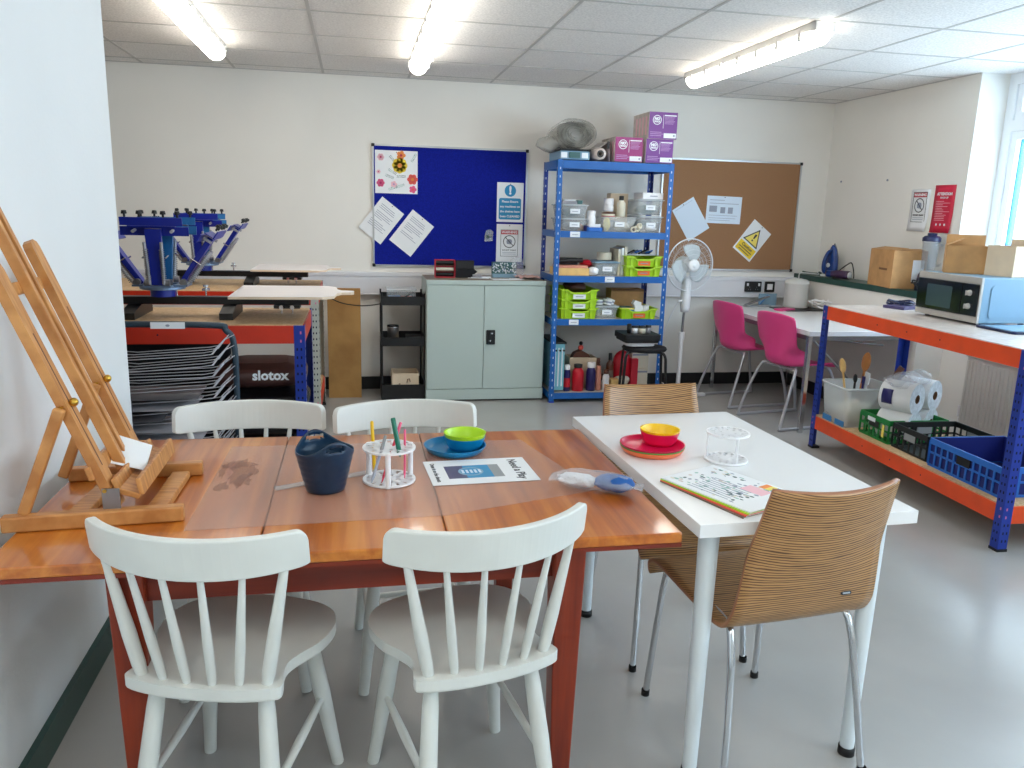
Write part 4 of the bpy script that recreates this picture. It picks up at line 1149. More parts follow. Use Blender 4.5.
m = MB('white_plastic', T3(.43, 6.02, .4235)); m.box(-.055, .055, -.06, .06, 0, .052).box(-.060, .060, -.065, .065, .052, .068, 'black_plastic').box(-.04, .04, -.0608, -.06, .012, .038, 'blue_strip'); tag(m.build('lidded_tub', bevel=.004), 'white tub with a black lid on the middle tier of the trolley', 'tub')
m = MB('cardboard_dark', T3(.355, 6.02, .4235, 12)).box(-.03, .03, -.05, .05, 0, .012).box(-.025, .028, -.045, .045, .012, .020, 'pale_wood'); tag(m.build('sample_card'), 'small brown card pack between the tin and the tub on the trolley', 'card pack')
def open_box(name, label, c, w, d, h, rz, m0, flaps, inner='cardboard_dark', fn=None, th=.005):
    t = thing(name, label, 'cardboard box', c, rz)
    m = MB(m0).box(-w / 2, w / 2, -d / 2, d / 2, 0, th)
    m.box(-w / 2, w / 2, -d / 2, -d / 2 + th, th, h).box(-w / 2, w / 2, d / 2 - th, d / 2, th, h).box(-w / 2, -w / 2 + th, -d / 2 + th, d / 2 - th, th, h).box(w / 2 - th, w / 2, -d / 2 + th, d / 2 - th, th, h)
    m.box(-w / 2 + th, w / 2 - th, -d / 2 + th, d / 2 - th, th, th + .002, inner)
    if fn: fn(m)
    m.build('carton', t)
    for (side, ln, ang) in flaps:        # side 0 -y, 1 +x, 2 +y, 3 -x ; ang from upright outwards
        a = R(ang); dirv = {0: (0, -1), 1: (1, 0), 2: (0, 1), 3: (-1, 0)}[side]; ww = (w if side in (0, 2) else d) / 2 - .003; e = (d if side in (0, 2) else w) / 2 - .002
        q = Vector((-dirv[1], dirv[0], 0)); o = Vector((dirv[0] * e, dirv[1] * e, h)); u = Vector((dirv[0] * math.sin(a), dirv[1] * math.sin(a), math.cos(a))) * ln
        MB(m0).add([o - q * ww, o + q * ww, o + q * ww + u, o - q * ww + u], [(0, 1, 2, 3)]).build('flap', t, solid=.003)
    return t
open_box('wooden_box', 'pale open box on the bottom tier of the black trolley', (.365, 6.06, .0635), .20, .20, .145, 0, 'cardboard_pale', [], fn=lambda m: (m.path([(.01, -.103, .075), (.015, -.104, .10), (.03, -.104, .105), (.035, -.103, .08)], .003, 'dark_wood', 6), m.prism(circ(.008, 8, -.045, .065, .004), 0, .002, 'dark_wood', M=Matrix.Translation((0, -.1005, 0)) @ Matrix.Rotation(PI / 2, 4, 'X'))))
MBp = MB('brown_panel').box(-.205, .038, 6.08, 6.098, .0, .835)
tag(MBp.build('hardboard_panel', bevel=.001), 'tall plain brown board standing against the wall between the benches and trolley', 'board')
m = MB('black_plastic').path(smooth_path([(-.22, 6.02, .79), (-.10, 6.0, .735), (.05, 6.0, .715), (.20, 5.98, .735), (.32, 5.99, .765), (.40, 6.00, .80)], 8), .004, seg=8)
tag(m.build('black_cable'), 'thin black cable sagging from the bench to the trolley', 'cable')

# ================================================================ blue shelving rack
RX0, RX1, RY0, RY1, RH = 1.447, 2.334, 5.795, 6.245, 1.800
SH = [.075, .644, .968, 1.296, 1.797]
def rack():
    t = thing('shelving_rack', 'bright blue boltless shelving rack loaded with trays, against the back wall', 'shelving', (RX0, RY0, 0)); w, d = RX1 - RX0, RY1 - RY0
    for sx, x in ((1, 0), (-1, w)):
        for sy, y in ((1, 0), (-1, d)):
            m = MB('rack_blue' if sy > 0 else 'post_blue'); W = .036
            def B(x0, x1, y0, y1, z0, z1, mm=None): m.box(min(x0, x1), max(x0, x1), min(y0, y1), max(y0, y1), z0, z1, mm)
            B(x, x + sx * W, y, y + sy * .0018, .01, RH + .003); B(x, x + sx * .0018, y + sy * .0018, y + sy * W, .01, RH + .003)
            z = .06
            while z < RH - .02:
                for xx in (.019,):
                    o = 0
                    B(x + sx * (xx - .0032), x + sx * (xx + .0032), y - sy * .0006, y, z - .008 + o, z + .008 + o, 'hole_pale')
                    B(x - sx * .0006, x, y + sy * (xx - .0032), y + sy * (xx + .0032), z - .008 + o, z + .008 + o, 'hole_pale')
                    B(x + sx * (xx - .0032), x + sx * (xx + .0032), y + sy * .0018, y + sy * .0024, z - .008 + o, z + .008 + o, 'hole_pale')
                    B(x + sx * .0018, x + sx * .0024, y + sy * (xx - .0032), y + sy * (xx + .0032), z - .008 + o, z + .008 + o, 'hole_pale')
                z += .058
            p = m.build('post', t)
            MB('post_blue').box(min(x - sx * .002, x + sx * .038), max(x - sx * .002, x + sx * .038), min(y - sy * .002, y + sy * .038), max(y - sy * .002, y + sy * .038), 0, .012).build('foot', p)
    for k, z in enumerate(SH):
        bh = .046 if k < 4 else .056
        m = MB('rack_blue')
        m.box(.003, w - .003, .003, d - .003, z - .010, z, 'chip_pale' if k < 4 else 'post_blue')
        m.build('shelf', t)
        for (a, b, c, e) in ((.037, w - .037, -.002, .0018), (.037, w - .037, d - .0018, d + .002), (-.002, .0018, .037, d - .037), (w - .0018, w + .002, .037, d - .037)):
            q = MB('rack_blue').box(a, b, c, e, z - bh, z + .002)
            if c < 0 and b - a > .5: q.box(a, b, e, e + .018, z - bh, z - bh + .002)
            q.build('shelf_beam', t)
rack()
def shelf_label(x, z, lab, w=.075):
    M = Matrix.Translation((x, RY0 - .0024, z)) @ Matrix.Rotation(PI / 2, 4, 'X')
    m = MB('label_white').prism(rrect(w, .040, .002), 0, .001, M=M); m.box(-w * .3, w * .3, -.003, .001, .001, .0013, 'ink_pale', M=M)
    tag(m.build('shelf_label'), lab, 'label', 'labels on the blue rack')
shelf_label(1.595, SH[3] - .022, 'white label on the beam of the second shelf down, left side')
shelf_label(1.88, SH[2] - .022, 'white label on the beam of the middle shelf')
shelf_label(1.615, SH[1] - .022, 'white label on the beam of the fourth shelf down, left side')

def tray(label, x, y, z, w=.285, d=.36, h=.080, lab='label_white', group='lime green trays on the blue rack'):
    t = thing('storage_tray', label, 'tray', (x, y, z), 0, group)
    m = MB('lime'); th = .004
    m.box(-w / 2 + .012, w / 2 - .012, -d / 2 + .01, d / 2 - .01, 0, th)
    n = 13; rows = []
    # front wall with a dipped finger grip
    for i in range(n):
        u = -1 + 2 * i / (n - 1); dip = .022 if abs(u) < .45 else (.022 * max(0, 1 - (abs(u) - .45) / .17))
        rows.append([(u * (w / 2 - .012), -d / 2 + .010, 0), (u * (w / 2 - .004), -d / 2, h - dip)])
    m.grid(rows, smooth=False)
    rows = [[(p[1][0], p[1][1], p[1][2]), (p[1][0], p[1][1] - .014, p[1][2]), (p[1][0], p[1][1] - .014, p[1][2] - .012)] for p in rows]; m.grid(rows, smooth=False)
    m.box(-w / 2 + .008, w / 2 - .008, d / 2 - .006, d / 2, 0, h)
    for s in (-1, 1):
        m.add([(s * (w / 2 - .012), -d / 2 + .01, 0), (s * (w / 2 - .012), d / 2 - .006, 0), (s * (w / 2 - .004), d / 2 - .006, h), (s * (w / 2 - .004), -d / 2, h)], [(0, 1, 2, 3)])
        m.box(min(s * (w / 2 - .006), s * (w / 2 + .012)), max(s * (w / 2 - .006), s * (w / 2 + .012)), -d / 2 - .006, d / 2, h - .004, h)
        m.box(min(s * (w / 2 - .055), s * (w / 2 - .035)), max(s * (w / 2 - .055), s * (w / 2 - .035)), -d / 2 - .004, -d / 2 + .004, .004, h - .014)
    m.build('tray_body', t, solid=.002)
    MB(lab).box(-.048, .048, -d / 2 - .0095, -d / 2 - .008, .010, .044).box(-.03, .03, -d / 2 - .0102, -d / 2 - .0094, .024, .030, 'ink_pale').box(-.052, .052, -d / 2 - .0085, -d / 2 + .006, .006, .048, 'lime').build('name_label', t)
    return t
y0 = RY0 + .20
z = SH[1]
tray('lime green tray, lowest of the stack of three at the left of the blue rack', 1.655, y0, z + .001)
tray('lime green tray, middle one of the stack of three at the left of the rack', 1.655, y0, z + .072)
tray('lime green tray, top of the stack of three, with dark cloth in it', 1.655, y0, z + .143)
tray('single lime green tray with an orange label holding small cartons on the rack', 2.135, y0, z + .001, lab='orange_label')
z = SH[2]
tray('lime green tray with orange label, lower of the two on the middle shelf', 2.150, y0, z + .001, lab='orange_label')
tray('lime green tray with orange label, upper of the two on the middle shelf', 2.150, y0, z + .074, lab='orange_label')
def clear_tub(label, x, y, z, w, d, h, fill=(), lid='clear_lid', lab=True, name='clear_tub', cat='tub'):
    t = thing(name, label, cat, (x, y, z), 0, 'clear tubs on the blue rack')
    m = MB('clear_plastic')
    prof = []
    def ring(s, zz): return [(px * s, py * s, zz) for px, py in rrect(w, d, .02, 3)]
    m.grid([ring(.86, 0), ring(.93, h * .5), ring(1.0, h)], wrap=True); m.add(ring(.86, 0), [tuple(range(16))[::-1]]); m.build('tub_body', t, solid=.0015)
    if lid:
        MB(lid).prism(rrect(w + .018, d + .018, .022, 3), h, h + .008).prism(rrect(w - .02, d - .02, .02, 3), h + .008, h + .012).build('lid', t, bevel=.002)
    if lab: MB('label_white').box(-.035, .040, -d / 2 - .0006, -d / 2 + .001, h * .35, h * .35 + .035).box(-.02, .025, -d / 2 - .0012, -d / 2 - .0005, h * .35 + .014, h * .35 + .019, 'ink_pale').build('name_label', t)
    for k, (fx, fy, fw, fd, fh, c) in enumerate(fill):
        f = MB(c); bumpy(f, (fx, fy, fh / 2 + .004), fw / 2, fd / 2, fh / 2, c, .05, k + 3); f.build('contents', t)
    return t
z = SH[3]
clear_tub('clear lidded tub, lower one at the left of the upper shelf', 1.600, y0, z + .001, .20, .30, .082, [(0, -.06, .15, .15, .06, 'sheet_grey'), (.06, -.09, .05, .06, .05, 'peach_bottle')])
clear_tub('clear lidded tub with black contents, upper one at the left of the upper shelf', 1.600, y0, z + .096, .20, .30, .088, [(-.01, -.04, .15, .2, .07, 'teal_case')])
m = MB('steel_wire', T3(1.60, y0 - .05, z + .197)); 
m.box(-.085, .03, -.05, .05, 0, .022, 'sheet_grey').box(.035, .075, -.04, .04, 0, .028, 'teal_case').box(-.07, .02, -.045, .04, .022, .032, 'label_white'); tag(m.build('tool_box', bevel=.003), 'small grey boxes piled on top of the left-hand clear tubs', 'box')
clear_tub('open clear tub with a yellow pot inside, middle of the upper shelf', 1.945, y0 - .01, z + .001, .27, .30, .112, [(-.08, -.09, .055, .06, .10, 'pale_yellow'), (.05, -.06, .12, .12, .07, 'cream'), (.0, .04, .18, .1, .08, 'sheet_grey')], lid=None)
clear_tub('clear tub of white beads, lower one at the right of the upper shelf', 2.195, y0, z + .001, .19, .30, .112, [(0, -.05, .16, .2, .05, 'white_plastic'), (0, .02, .14, .14, .09, 'grey_blue_sheet')])
clear_tub('clear tub with dark bottles, upper one at the right of the upper shelf', 2.185, y0, z + .132, .21, .30, .105, [(0, -.03, .15, .2, .07, 'teal_case')])
m = MB('white_plastic', T3(2.21, y0 - .04, z + .250)).box(-.085, .075, -.10, .10, 0, .045).box(-.03, .03, -.102, -.10, .018, .024, 'ink_pale'); tag(m.build('white_carton', bevel=.003), 'flat white carton lying on the top right clear tub', 'carton')
m = MB('cardboard_pale', T3(2.01, y0 + .07, z + .001)).box(-.085, .055, -.05, .05, 0, .285).prism(circ(.018, 12, .0, .245), .05, .052, 'red_print', M=Matrix.Rotation(PI / 2, 4, 'X')); tag(m.build('brown_packet', bevel=.003), 'grey-brown packet with a red dot standing behind the clear tubs', 'packet')
def bottle(name, label, c, r, h, neck, cap, m0, mc, lab=None, cat='bottle', group=None, ch=.03):
    t = thing(name, label, cat, c, 0, group)
    b = MB(m0).lathe([(.001, 0), (r * .9, 0), (r, .004), (r, h * .78), (r * .92, h * .86), (neck, h * .95), (neck, h)], seg=20)
    if lab: b.lathe([(r * 1.01, h * .2), (r * 1.01, h * .62)], m=lab, seg=20)
    b.build('bottle_body', t)
    MB(mc).lathe([(cap, h - .002), (cap, h + ch), (cap * .8, h + ch + .002), (.001, h + ch + .002)], seg=18).build('cap', t)
bottle('squeeze_bottle', 'small white bottle between the left and middle tubs on the upper shelf', (1.745, y0 - .09, z + .001), .034, .125, .030, .032, 'white_plastic', 'white_plastic', group='pots and bottles on the blue rack', ch=.025)
m = MB('blue_crate', T3(1.748, y0 - .16, z + .001)).prism(rrect(.13, .07, .03), 0, .030).prism(rrect(.10, .05, .02), .030, .055, 'white_plastic'); m.prism(circ(.022, 14, -.055, .0), .0, .042, 'navy_bottle'); tag(m.build('tape_dispenser', bevel=.006), 'blue and white tape dispenser at the front of the upper shelf', 'tape dispenser')
bottle('white_pot', 'white screw-top pot standing on the middle tub of the upper shelf', (1.90, y0 - .02, z + .150), .038, .05, .035, .037, 'white_plastic', 'white_plastic', group='pots and bottles on the blue rack', ch=.045)
m = MB('cream', T3(1.90, y0 - .02, z + .001)).lathe([(.001, .098), (.05, .098), (.052, .14), (.001, .142)], seg=24).lathe([(.053, .132), (.053, .142), (.001, .143)], m='dark_wood', seg=24).lathe([(.0525, .110), (.0525, .116)], m='red_print', seg=24); tag(m.build('round_tin', ), 'squat cream tin with a dark rim under the white pot', 'tin')
bottle('spray_bottle', 'grey-white bottle with a black cap standing at the back of the upper shelf', (1.985, y0 - .06, z + .115), .032, .12, .018, .018, 'cream', 'black_plastic', group='pots and bottles on the blue rack', ch=.03)
for k, (x, yy, zz) in enumerate(((2.055, -.17, .022), (2.085, -.165, .030), (2.10, -.17, .05))):
    m = MB('cream').lathe([(.014, -.010), (.022, -.010), (.022, .010), (.014, .010), (.014, -.010)], seg=18, M=Matrix.Translation((x, y0 + yy, z + zz)) @ Matrix.Rotation(PI / 2, 4, 'X') @ Matrix.Rotation(.3 * k, 4, 'Y'))
    tag(m.build('tape_roll'), ['left-hand roll of cream tape at the front of the upper shelf', 'middle roll of cream tape at the front of the upper shelf', 'right-hand, highest roll of cream tape on the upper shelf'][k], 'tape roll', 'tape rolls')
# middle shelf
z = SH[2]
m = MB('peach_bottle', T3(1.60, y0 - .06, z + .001)); m.box(-.13, .13, -.10, .10, 0, .055, 'pale_wood').box(-.11, .12, -.09, .09, .055, .075, 'peach_bottle'); tag(m.build('wooden_case', bevel=.004), 'flat pale wooden case at the left of the middle shelf', 'case')
m = MB('black_plastic', T3(1.60, y0 - .06, z + .078)); m.cyl((-.10, -.04, .025), (.09, -.04, .035), .018, seg=12).box(-.12, -.09, -.05, .03, 0, .075, 'red_print').box(-.09, .06, -.02, .03, .0, .05); tag(m.build('hand_stapler', bevel=.004), 'black and red hand tool lying on the pale wooden case', 'tool')
m = MB('red_bottle'); bumpy(m, (1.735, y0 - .04, z + .085), .05, .06, .030, 'red_bottle', .08, 4); tag(m.build('red_pouch'), 'small dark red pouch beside the wooden case on the middle shelf', 'pouch')
m = MB('white_plastic'); bumpy(m, (1.765, y0 - .14, z + .034), .045, .04, .032, 'white_plastic', .05, 12); tag(m.build('white_bag'), 'small white bag at the front of the middle shelf', 'bag')
clear_tub('clear tub with grey lid on the middle shelf', 1.875, y0, z + .001, .20, .28, .095, [(0, -.03, .16, .2, .07, 'grey_blue_sheet')], lid='grey_blue_sheet')
m = MB('cream').lathe([(.02, 0), (.058, 0), (.058, .055), (.02, .055), (.02, 0)], (1.885, y0 - .02, z + .115), seg=28, smooth=False); tag(m.build('masking_tape'), 'wide roll of cream tape on the grey-lidded tub', 'tape roll')
m = MB('cream', T3(2.0, y0, z + .001)); 
for k in range(3): m.box(-.035 + k * .025, -.015 + k * .025, -.12, .10, 0, .20 + .01 * k, ['cream', 'label_white', 'cream'][k])
tag(m.build('upright_packets', bevel=.002), 'pale upright packets between the clear tub and lime trays', 'packets')
m = MB('black_metal', T3(2.13, y0 - .05, z + .158)); m.box(-.09, .13, -.07, .07, 0, .005, 'label_white')
for k in range(6): m.path([(-.09 + .03 * k, -.06, .012 + .004 * (k % 3)), (-.02 + .03 * k, .0, .035), (.02 + .02 * k, .04, .012)], .006, ['black_metal', 'steel_dull', 'blue_crate'][k % 3], 6)
tag(m.build('tool_pile'), 'pile of black and blue clamps on top of the lime trays', 'tools')
# fourth shelf
z = SH[1]
m = MB('black_fabric'); bumpy(m, (1.655, y0 - .04, z + .235), .085, .10, .045, 'bag_brown', .09, 21); tag(m.build('dark_cloth'), 'dark crumpled cloth heaped in the top lime tray', 'cloth')
clear_tub('clear tub of white reels between the lime trays on the fourth shelf', 1.885, y0 - .02, z + .001, .19, .26, .085, [(0, -.03, .15, .18, .06, 'cream')], lid='clear_lid')
for k, (x, yy) in enumerate(((1.84, -.08), (1.90, -.10), (1.935, -.05))):
    m = MB('white_plastic').lathe([(.01, 0), (.035, 0), (.035, .038), (.01, .038), (.01, 0)], seg=20, smooth=False, M=Matrix.Translation((x, y0 + yy, z + .102 + .002 * k)) @ Matrix.Rotation(R(10 * k), 4, 'Y')); m.lathe([(.0355, .012), (.0355, .026)], m='ink_pale', seg=20, M=Matrix.Translation((x, y0 + yy, z + .102 + .002 * k)) @ Matrix.Rotation(R(10 * k), 4, 'Y'))
    tag(m.build('tape_reel'), ['left-hand white reel on the small clear tub of the fourth shelf', 'middle white reel on the small clear tub of the fourth shelf', 'right-hand white reel on the small clear tub of the fourth shelf'][k], 'reel', 'white reels')
m = MB('cardboard', T3(2.10, y0 + .11, z + .001)).box(-.12, .15, -.06, .08, 0, .205).box(-.12, .15, -.062, -.06, .188, .205, 'cardboard_dark'); tag(m.build('brown_box', bevel=.003), 'brown cardboard box behind the single lime tray', 'cardboard box')
m = MB('white_plastic', T3(2.145, y0 - .11, z + .03)); m.prism([(-.03, 0), (.035, 0), (.035, .06), (.02, .075), (.02, .095), (-.03, .11), (-.045, .08), (-.03, .07)], -.03, .03, M=Matrix.Rotation(PI / 2, 4, 'X')); tag(m.build('white_carton', bevel=.004), 'white folded carton standing in the single lime tray', 'carton')
m = MB('blue_strip', T3(2.065, y0 - .08, z + .055)).box(-.055, .055, -.05, .05, 0, .012, 'blue_strip').box(-.06, .05, -.05, .05, .012, .024, 'pale_yellow').box(-.058, .04, -.04, .05, .024, .030, 'teal_case'); tag(m.build('note_pads', ), 'stack of yellow and blue pads in the single lime tray', 'note pads')
bottle('small_pot', 'small white pot at the right in the single lime tray', (2.215, y0 - .10, z + .04), .028, .045, .026, .027, 'white_plastic', 'white_plastic', group='pots and bottles on the blue rack', ch=.012)
# bottom shelf
z = SH[0]
g = 'bottles on the bottom shelf of the blue rack'
bottle('paint_bottle', 'slim red and blue bottle with white cap, leftmost on the bottom shelf', (1.600, RY0 + .07, z + .001), .026, .170, .024, .022, 'navy_bottle', 'white_plastic', 'red_bottle', group=g, ch=.035)
bottle('paint_bottle', 'fat bright red bottle with a black cap on the bottom shelf', (1.690, RY0 + .08, z + .001), .046, .185, .030, .033, 'red_bottle', 'black_plastic', None, group=g, ch=.022)
bottle('paint_bottle', 'dark blue bottle with a white cap on the bottom shelf', (1.795, RY0 + .08, z + .001), .038, .185, .028, .032, 'navy_bottle', 'white_plastic', None, group=g, ch=.036)
bottle('paint_bottle', 'slim peach-coloured bottle right of the dark blue one', (1.858, RY0 + .09, z + .001), .024, .17, .018, .018, 'peach_bottle', 'peach_bottle', None, group=g, ch=.02)
bottle('paint_bottle', 'white bottle with a brown cap at the front of the bottom shelf', (1.915, RY0 + .07, z + .001), .027, .135, .018, .020, 'white_plastic', 'amber_bottle', None, group=g, ch=.03)
bottle('paint_bottle', 'brown glass bottle standing behind the white one', (1.880, RY0 + .20, z + .001), .034, .20, .018, .022, 'amber_bottle', 'dark_wood', 'cream', group=g, ch=.03)
bottle('paint_bottle', 'tall narrow dark bottle behind the wooden block on the bottom shelf', (1.985, RY0 + .20, z + .001), .030, .22, .012, .014, 'amber_bottle', 'black_plastic', 'sheet_brown', group=g, ch=.05)
m = MB('pale_wood', T3(1.985, RY0 + .09, z + .001)).box(-.03, .04, -.04, .05, 0, .085); tag(m.build('wooden_block', bevel=.003), 'pale wooden block beside the white bottle on the bottom shelf', 'block')
open_box('cardboard_box', 'low brown box of dark tools behind the paint bottles', (1.75, RY0 + .24, z + .001), .22, .16, .245, 0, 'cardboard_pale', [])
m = MB('dark_wood', T3(1.735, RY0 + .22, z + .20)); m.prism([(-.09, 0), (.11, 0), (.06, .07), (.0, .10), (-.05, .08)], -.03, .05, M=Matrix.Rotation(PI / 2, 4, 'X')); m.ball((.0, -.03, .12), .022, 'coral_print').ball((.0, -.03, .155), .016, 'black_plastic'); tag(m.build('brown_bundle', bevel=.006), 'dark brown bundle sticking out of the low brown box', 'bundle')
m = MB('sky_lid', T3(1.53, 6.03, .001)); m.box(-.055, .035, -.20, .18, .09, .45, 'aqua_strip').box(-.065, .045, -.21, .19, .45, .465, 'black_plastic')
for k in range(3): m.box(-.045 + k * .028, -.035 + k * .028, -.203, -.20, .12, .42, 'label_white'); m.cyl((-.035 + k * .03, -.206, .40), (-.035 + k * .03, -.215, .40), .008, m='black_plastic', seg=8)
m.M = T3(1.53, 6.03, .0); tag(m.build('tall_bin', bevel=.004), 'tall pale blue container with a black lid at the left of the bottom shelf', 'container')
m = MB('red_bottle'); M = T3(2.15, RY0 + .27, z + .001); bumpy(m, (-.04, .0, .14), .085, .05, .14, 'red_bottle', .05, 31, M=M); m.box(.02, .075, -.06, .02, 0, .22, 'red_print', M=M); bumpy(m, (-.05, -.03, .04), .07, .03, .045, 'cream', .07, 33, M=M); tag(m.build('red_packet'), 'crumpled red and clear packet on the bottom shelf behind the stool', 'packet')
for k in range(2):
    m = MB('cream', T3(2.245, RY0 + .33, z + .001 + .14 * k)).box(-.06, .08, -.08, .08, 0, .135).box(-.055, .075, -.082, -.08, .10, .115, 'ink_pale'); tag(m.build('cream_box', bevel=.003), ['cream box, lower of two behind the stool', 'cream box, upper of two behind the stool'][k], 'box')
m = MB('black_plastic', T3(2.37, 6.20, .0)); m.box(-.02, .15, -.12, .10, .0, .10)
# top shelf
z = RH
t = thing('clear_box', 'pale grey clasp box under the coiled bubble wrap on the rack top', 'storage box', (1.555, 6.0, z + .005))
MB('press_grey').box(-.09, .13, -.19, .16, 0, .062, 'micro_side').build('box_body', t, bevel=.006)
MB('black_plastic').box(-.097, .137, -.197, .167, .062, .074).build('lid', t, bevel=.003)
MB('teal_case').box(-.025, .055, -.200, -.19, .012, .052).build('clasp', t)
MB('label_white').box(-.085, -.04, -.193, -.19, .012, .05).box(.07, .115, -.193, -.19, .012, .05).build('side_label', t)
t = thing('bubble_wrap_roll', 'big loose grey coil of clear wrapping film on top of the rack', 'bubble wrap', (1.585, 5.98, z + .082))
m = MB('bubble_film'); rows = []; rr = random.Random(14); N = 150
for i in range(N):
    a = i * .24; r0 = .022 + .0028 * a + .004 * math.sin(a * 2.3); r1 = r0 * 1.05
    row = []
    for q, y in enumerate((-.17, -.155, -.05, .06, .15)):
        wv = 1 + .05 * math.sin(a * 3 + q)
        row.append((r0 * wv * 1.32 * math.cos(a), y + .008 * math.sin(a * 4 + q), .104 + r0 * wv * .92 * math.sin(a)))
    rows.append(row)
m.grid(rows); m.build('coil', t)
m = MB('bubble_film'); bumpy(m, (0, .02, .10), .155, .15, .098, 'bubble_film', .06, 17); m.build('outer_wrap', t)
m = MB('bubble_film'); bumpy(m, (-.17, .0, .035), .085, .10, .055, 'bubble_film', .12, 18); m.build('loose_end', t)
m = MB('box_side', Matrix.Translation((1.83, 5.98, z + .005))); m.lathe([(.014, -.20), (.042, -.20), (.044, .16), (.014, .16), (.014, -.20)], seg=26, M=Matrix.Translation((-.075, 0, .046)) @ Matrix.Rotation(PI / 2, 4, 'X') @ Matrix.Scale(-1, 4, (0, 0, 1))); m.lathe([(.014, -.201), (.026, -.201)], m='black_plastic', seg=20, M=Matrix.Translation((-.075, 0, .046)) @ Matrix.Rotation(PI / 2, 4, 'X') @ Matrix.Scale(-1, 4, (0, 0, 1)))
tag(m.build('paper_roll'), 'roll of brown paper with its end facing out on top of the rack', 'paper roll')
m = MB('box_side', Matrix.Translation((1.80, 6.02, z + .005))); m.grid([[(-.09, -.14, .085), (-.09, .14, .085)], [(-.02, -.16, .10), (-.02, .15, .10)], [(.045, -.16, .145), (.045, .15, .15)], [(.055, -.15, .002), (.055, .15, .002)]], smooth=False); m.box(.030, .046, -.165, -.155, .09, .14, 'black_plastic'); tag(m.build('brown_wrapping', solid=.003), 'folded brown wrapping paper leaning between the roll and purple boxes', 'wrapping paper')
def purple(label, x, zz, w, h, front, rz=0):
    t = thing('printed_box', label, 'box', (x, 6.0, zz), rz, 'purple printed boxes on top of the rack'); d = .34
    m = MB('box_side').box(-w / 2, w / 2, -d / 2, d / 2, 0, h); 
    for k in range(4): m.box(-w / 2 - .0008, -w / 2, -d / 2 + .04 + k * .07, -d / 2 + .075 + k * .07, .03, h - .03, 'pale_pink')
    m.build('carton', t, bevel=.002)
    M = Matrix.Translation((0, -d / 2, h / 2)) @ Matrix.Rotation(PI / 2, 4, 'X'); s = MB(front).box(-w / 2 + .001, w / 2 - .001, -h / 2 + .001, h / 2 - .001, 0, .0015, M=M)
    n = 30; Q = M @ Matrix.Translation((-w * .22, h * .20, .0018))
    s.grid([[(r * math.cos(2 * PI * k / n), r * math.sin(2 * PI * k / n), 0) for k in range(n)] for r in (.029, .034)], 'label_white', wrap=True, M=Q)
    s.text('NO', .026, Q @ Matrix.Translation((0, .008, .0003)), 'label_white', bold=.002).text('WAX', .019, Q @ Matrix.Translation((0, -.012, .0003)), 'label_white', bold=.001)
    s.box(-.001, .0015, -.02, h / 2 - .02, .0015, .002, 'label_white', M=M)
    s.box(.008, w / 2 - .01, h / 2 - .028, h / 2 - .020, .0015, .002, 'label_white', M=M)
    for k in range(6): s.box(.010, w / 2 - .02 - .006 * (k % 3), h / 2 - .038 - k * .009, h / 2 - .035 - k * .009, .0015, .002, 'lilac', M=M)
    for k in range(3): s.box(-w / 2 + .012, -.01 + .02 * (k % 2), -h / 2 + .045 - k * .012, -h / 2 + .049 - k * .012, .0015, .002, 'lilac', M=M)
    s.box(.008, w / 2 - .006, -h / 2 + .008, -h / 2 + .042, .0015, .002, 'label_white', M=M).prism(circ(.008, 8, w / 2 - .022, -h / 2 + .025), .002, .0024, 'ink_pale', M=M)
    s.build('front_panel', t)
purple('magenta printed box, lower left of the three on top of the rack', 1.985, z + .005, .212, .176, 'magenta_box')
purple('purple printed box, lower right of the three on top of the rack', 2.222, z + .005, .212, .172, 'purple_box')
purple('purple printed box, topmost on the rack', 2.238, z + .178, .220, .190, 'purple_box', 0)

# ================================================================ stool with black cases
def stool():
    t = thing('round_stool', 'black round stool standing right of the bottom shelf', 'stool', (2.115, 5.60, .0))
    MB('black_fabric').lathe([(.001, .437), (.13, .437), (.160, .444), (.168, .457), (.160, .469), (.10, .480), (.001, .482)], seg=36).build('seat', t)
    for k in range(4):
        a = R(30 + 90 * k); d = Vector((math.cos(a), math.sin(a), 0))
        MB('black_metal').path(smooth_path([d * .10 + Vector((0, 0, .440)), d * .170 + Vector((0, 0, .442)), d * .200 + Vector((0, 0, .415)), d * .210 + Vector((0, 0, .34)), d * .230], 6), .0105, seg=10).build('leg', t)
stool()
m = MB('white_plastic', T3(2.06, 5.60, .4825)); m.prism(rrect(.22, .20, .05), 0.001, .028); tag(m.build('white_tray', bevel=.006), 'white shallow tray on the seat of the black stool', 'tray')
m = MB('black_plastic', T3(2.055, 5.60, .5125)); m.prism(rrect(.26, .24, .02), 0, .018, 'black_plastic').prism(rrect(.280, .26, .02), .018, .060, 'black_plastic'); tag(m.build('black_case', bevel=.006), 'flat black case stacked on the black stool', 'case')
for k, (x, w, h, c, lab) in enumerate(((2.065, .028, .062, 'black_plastic', 'black small jar, leftmost on the black case'), (2.108, .042, .048, 'white_plastic', 'white small jar on the black case'), (2.165, .050, .046, 'cream', 'cream small jar on the black case'), (2.215, .036, .052, 'sheet_grey', 'grey small jar, rightmost on the black case'))):
    m = MB(c).lathe([(.001, 0), (w * .55, 0), (w * .55, h), (.001, h)], (x - .085, 5.58, .573), seg=16).lathe([(w * .57, h * .8), (w * .57, h * 1.1), (.001, h * 1.12)], (x - .085, 5.58, .573), 'black_plastic', seg=16); tag(m.build('small_jar'), lab, 'jar', 'jars on the black case')

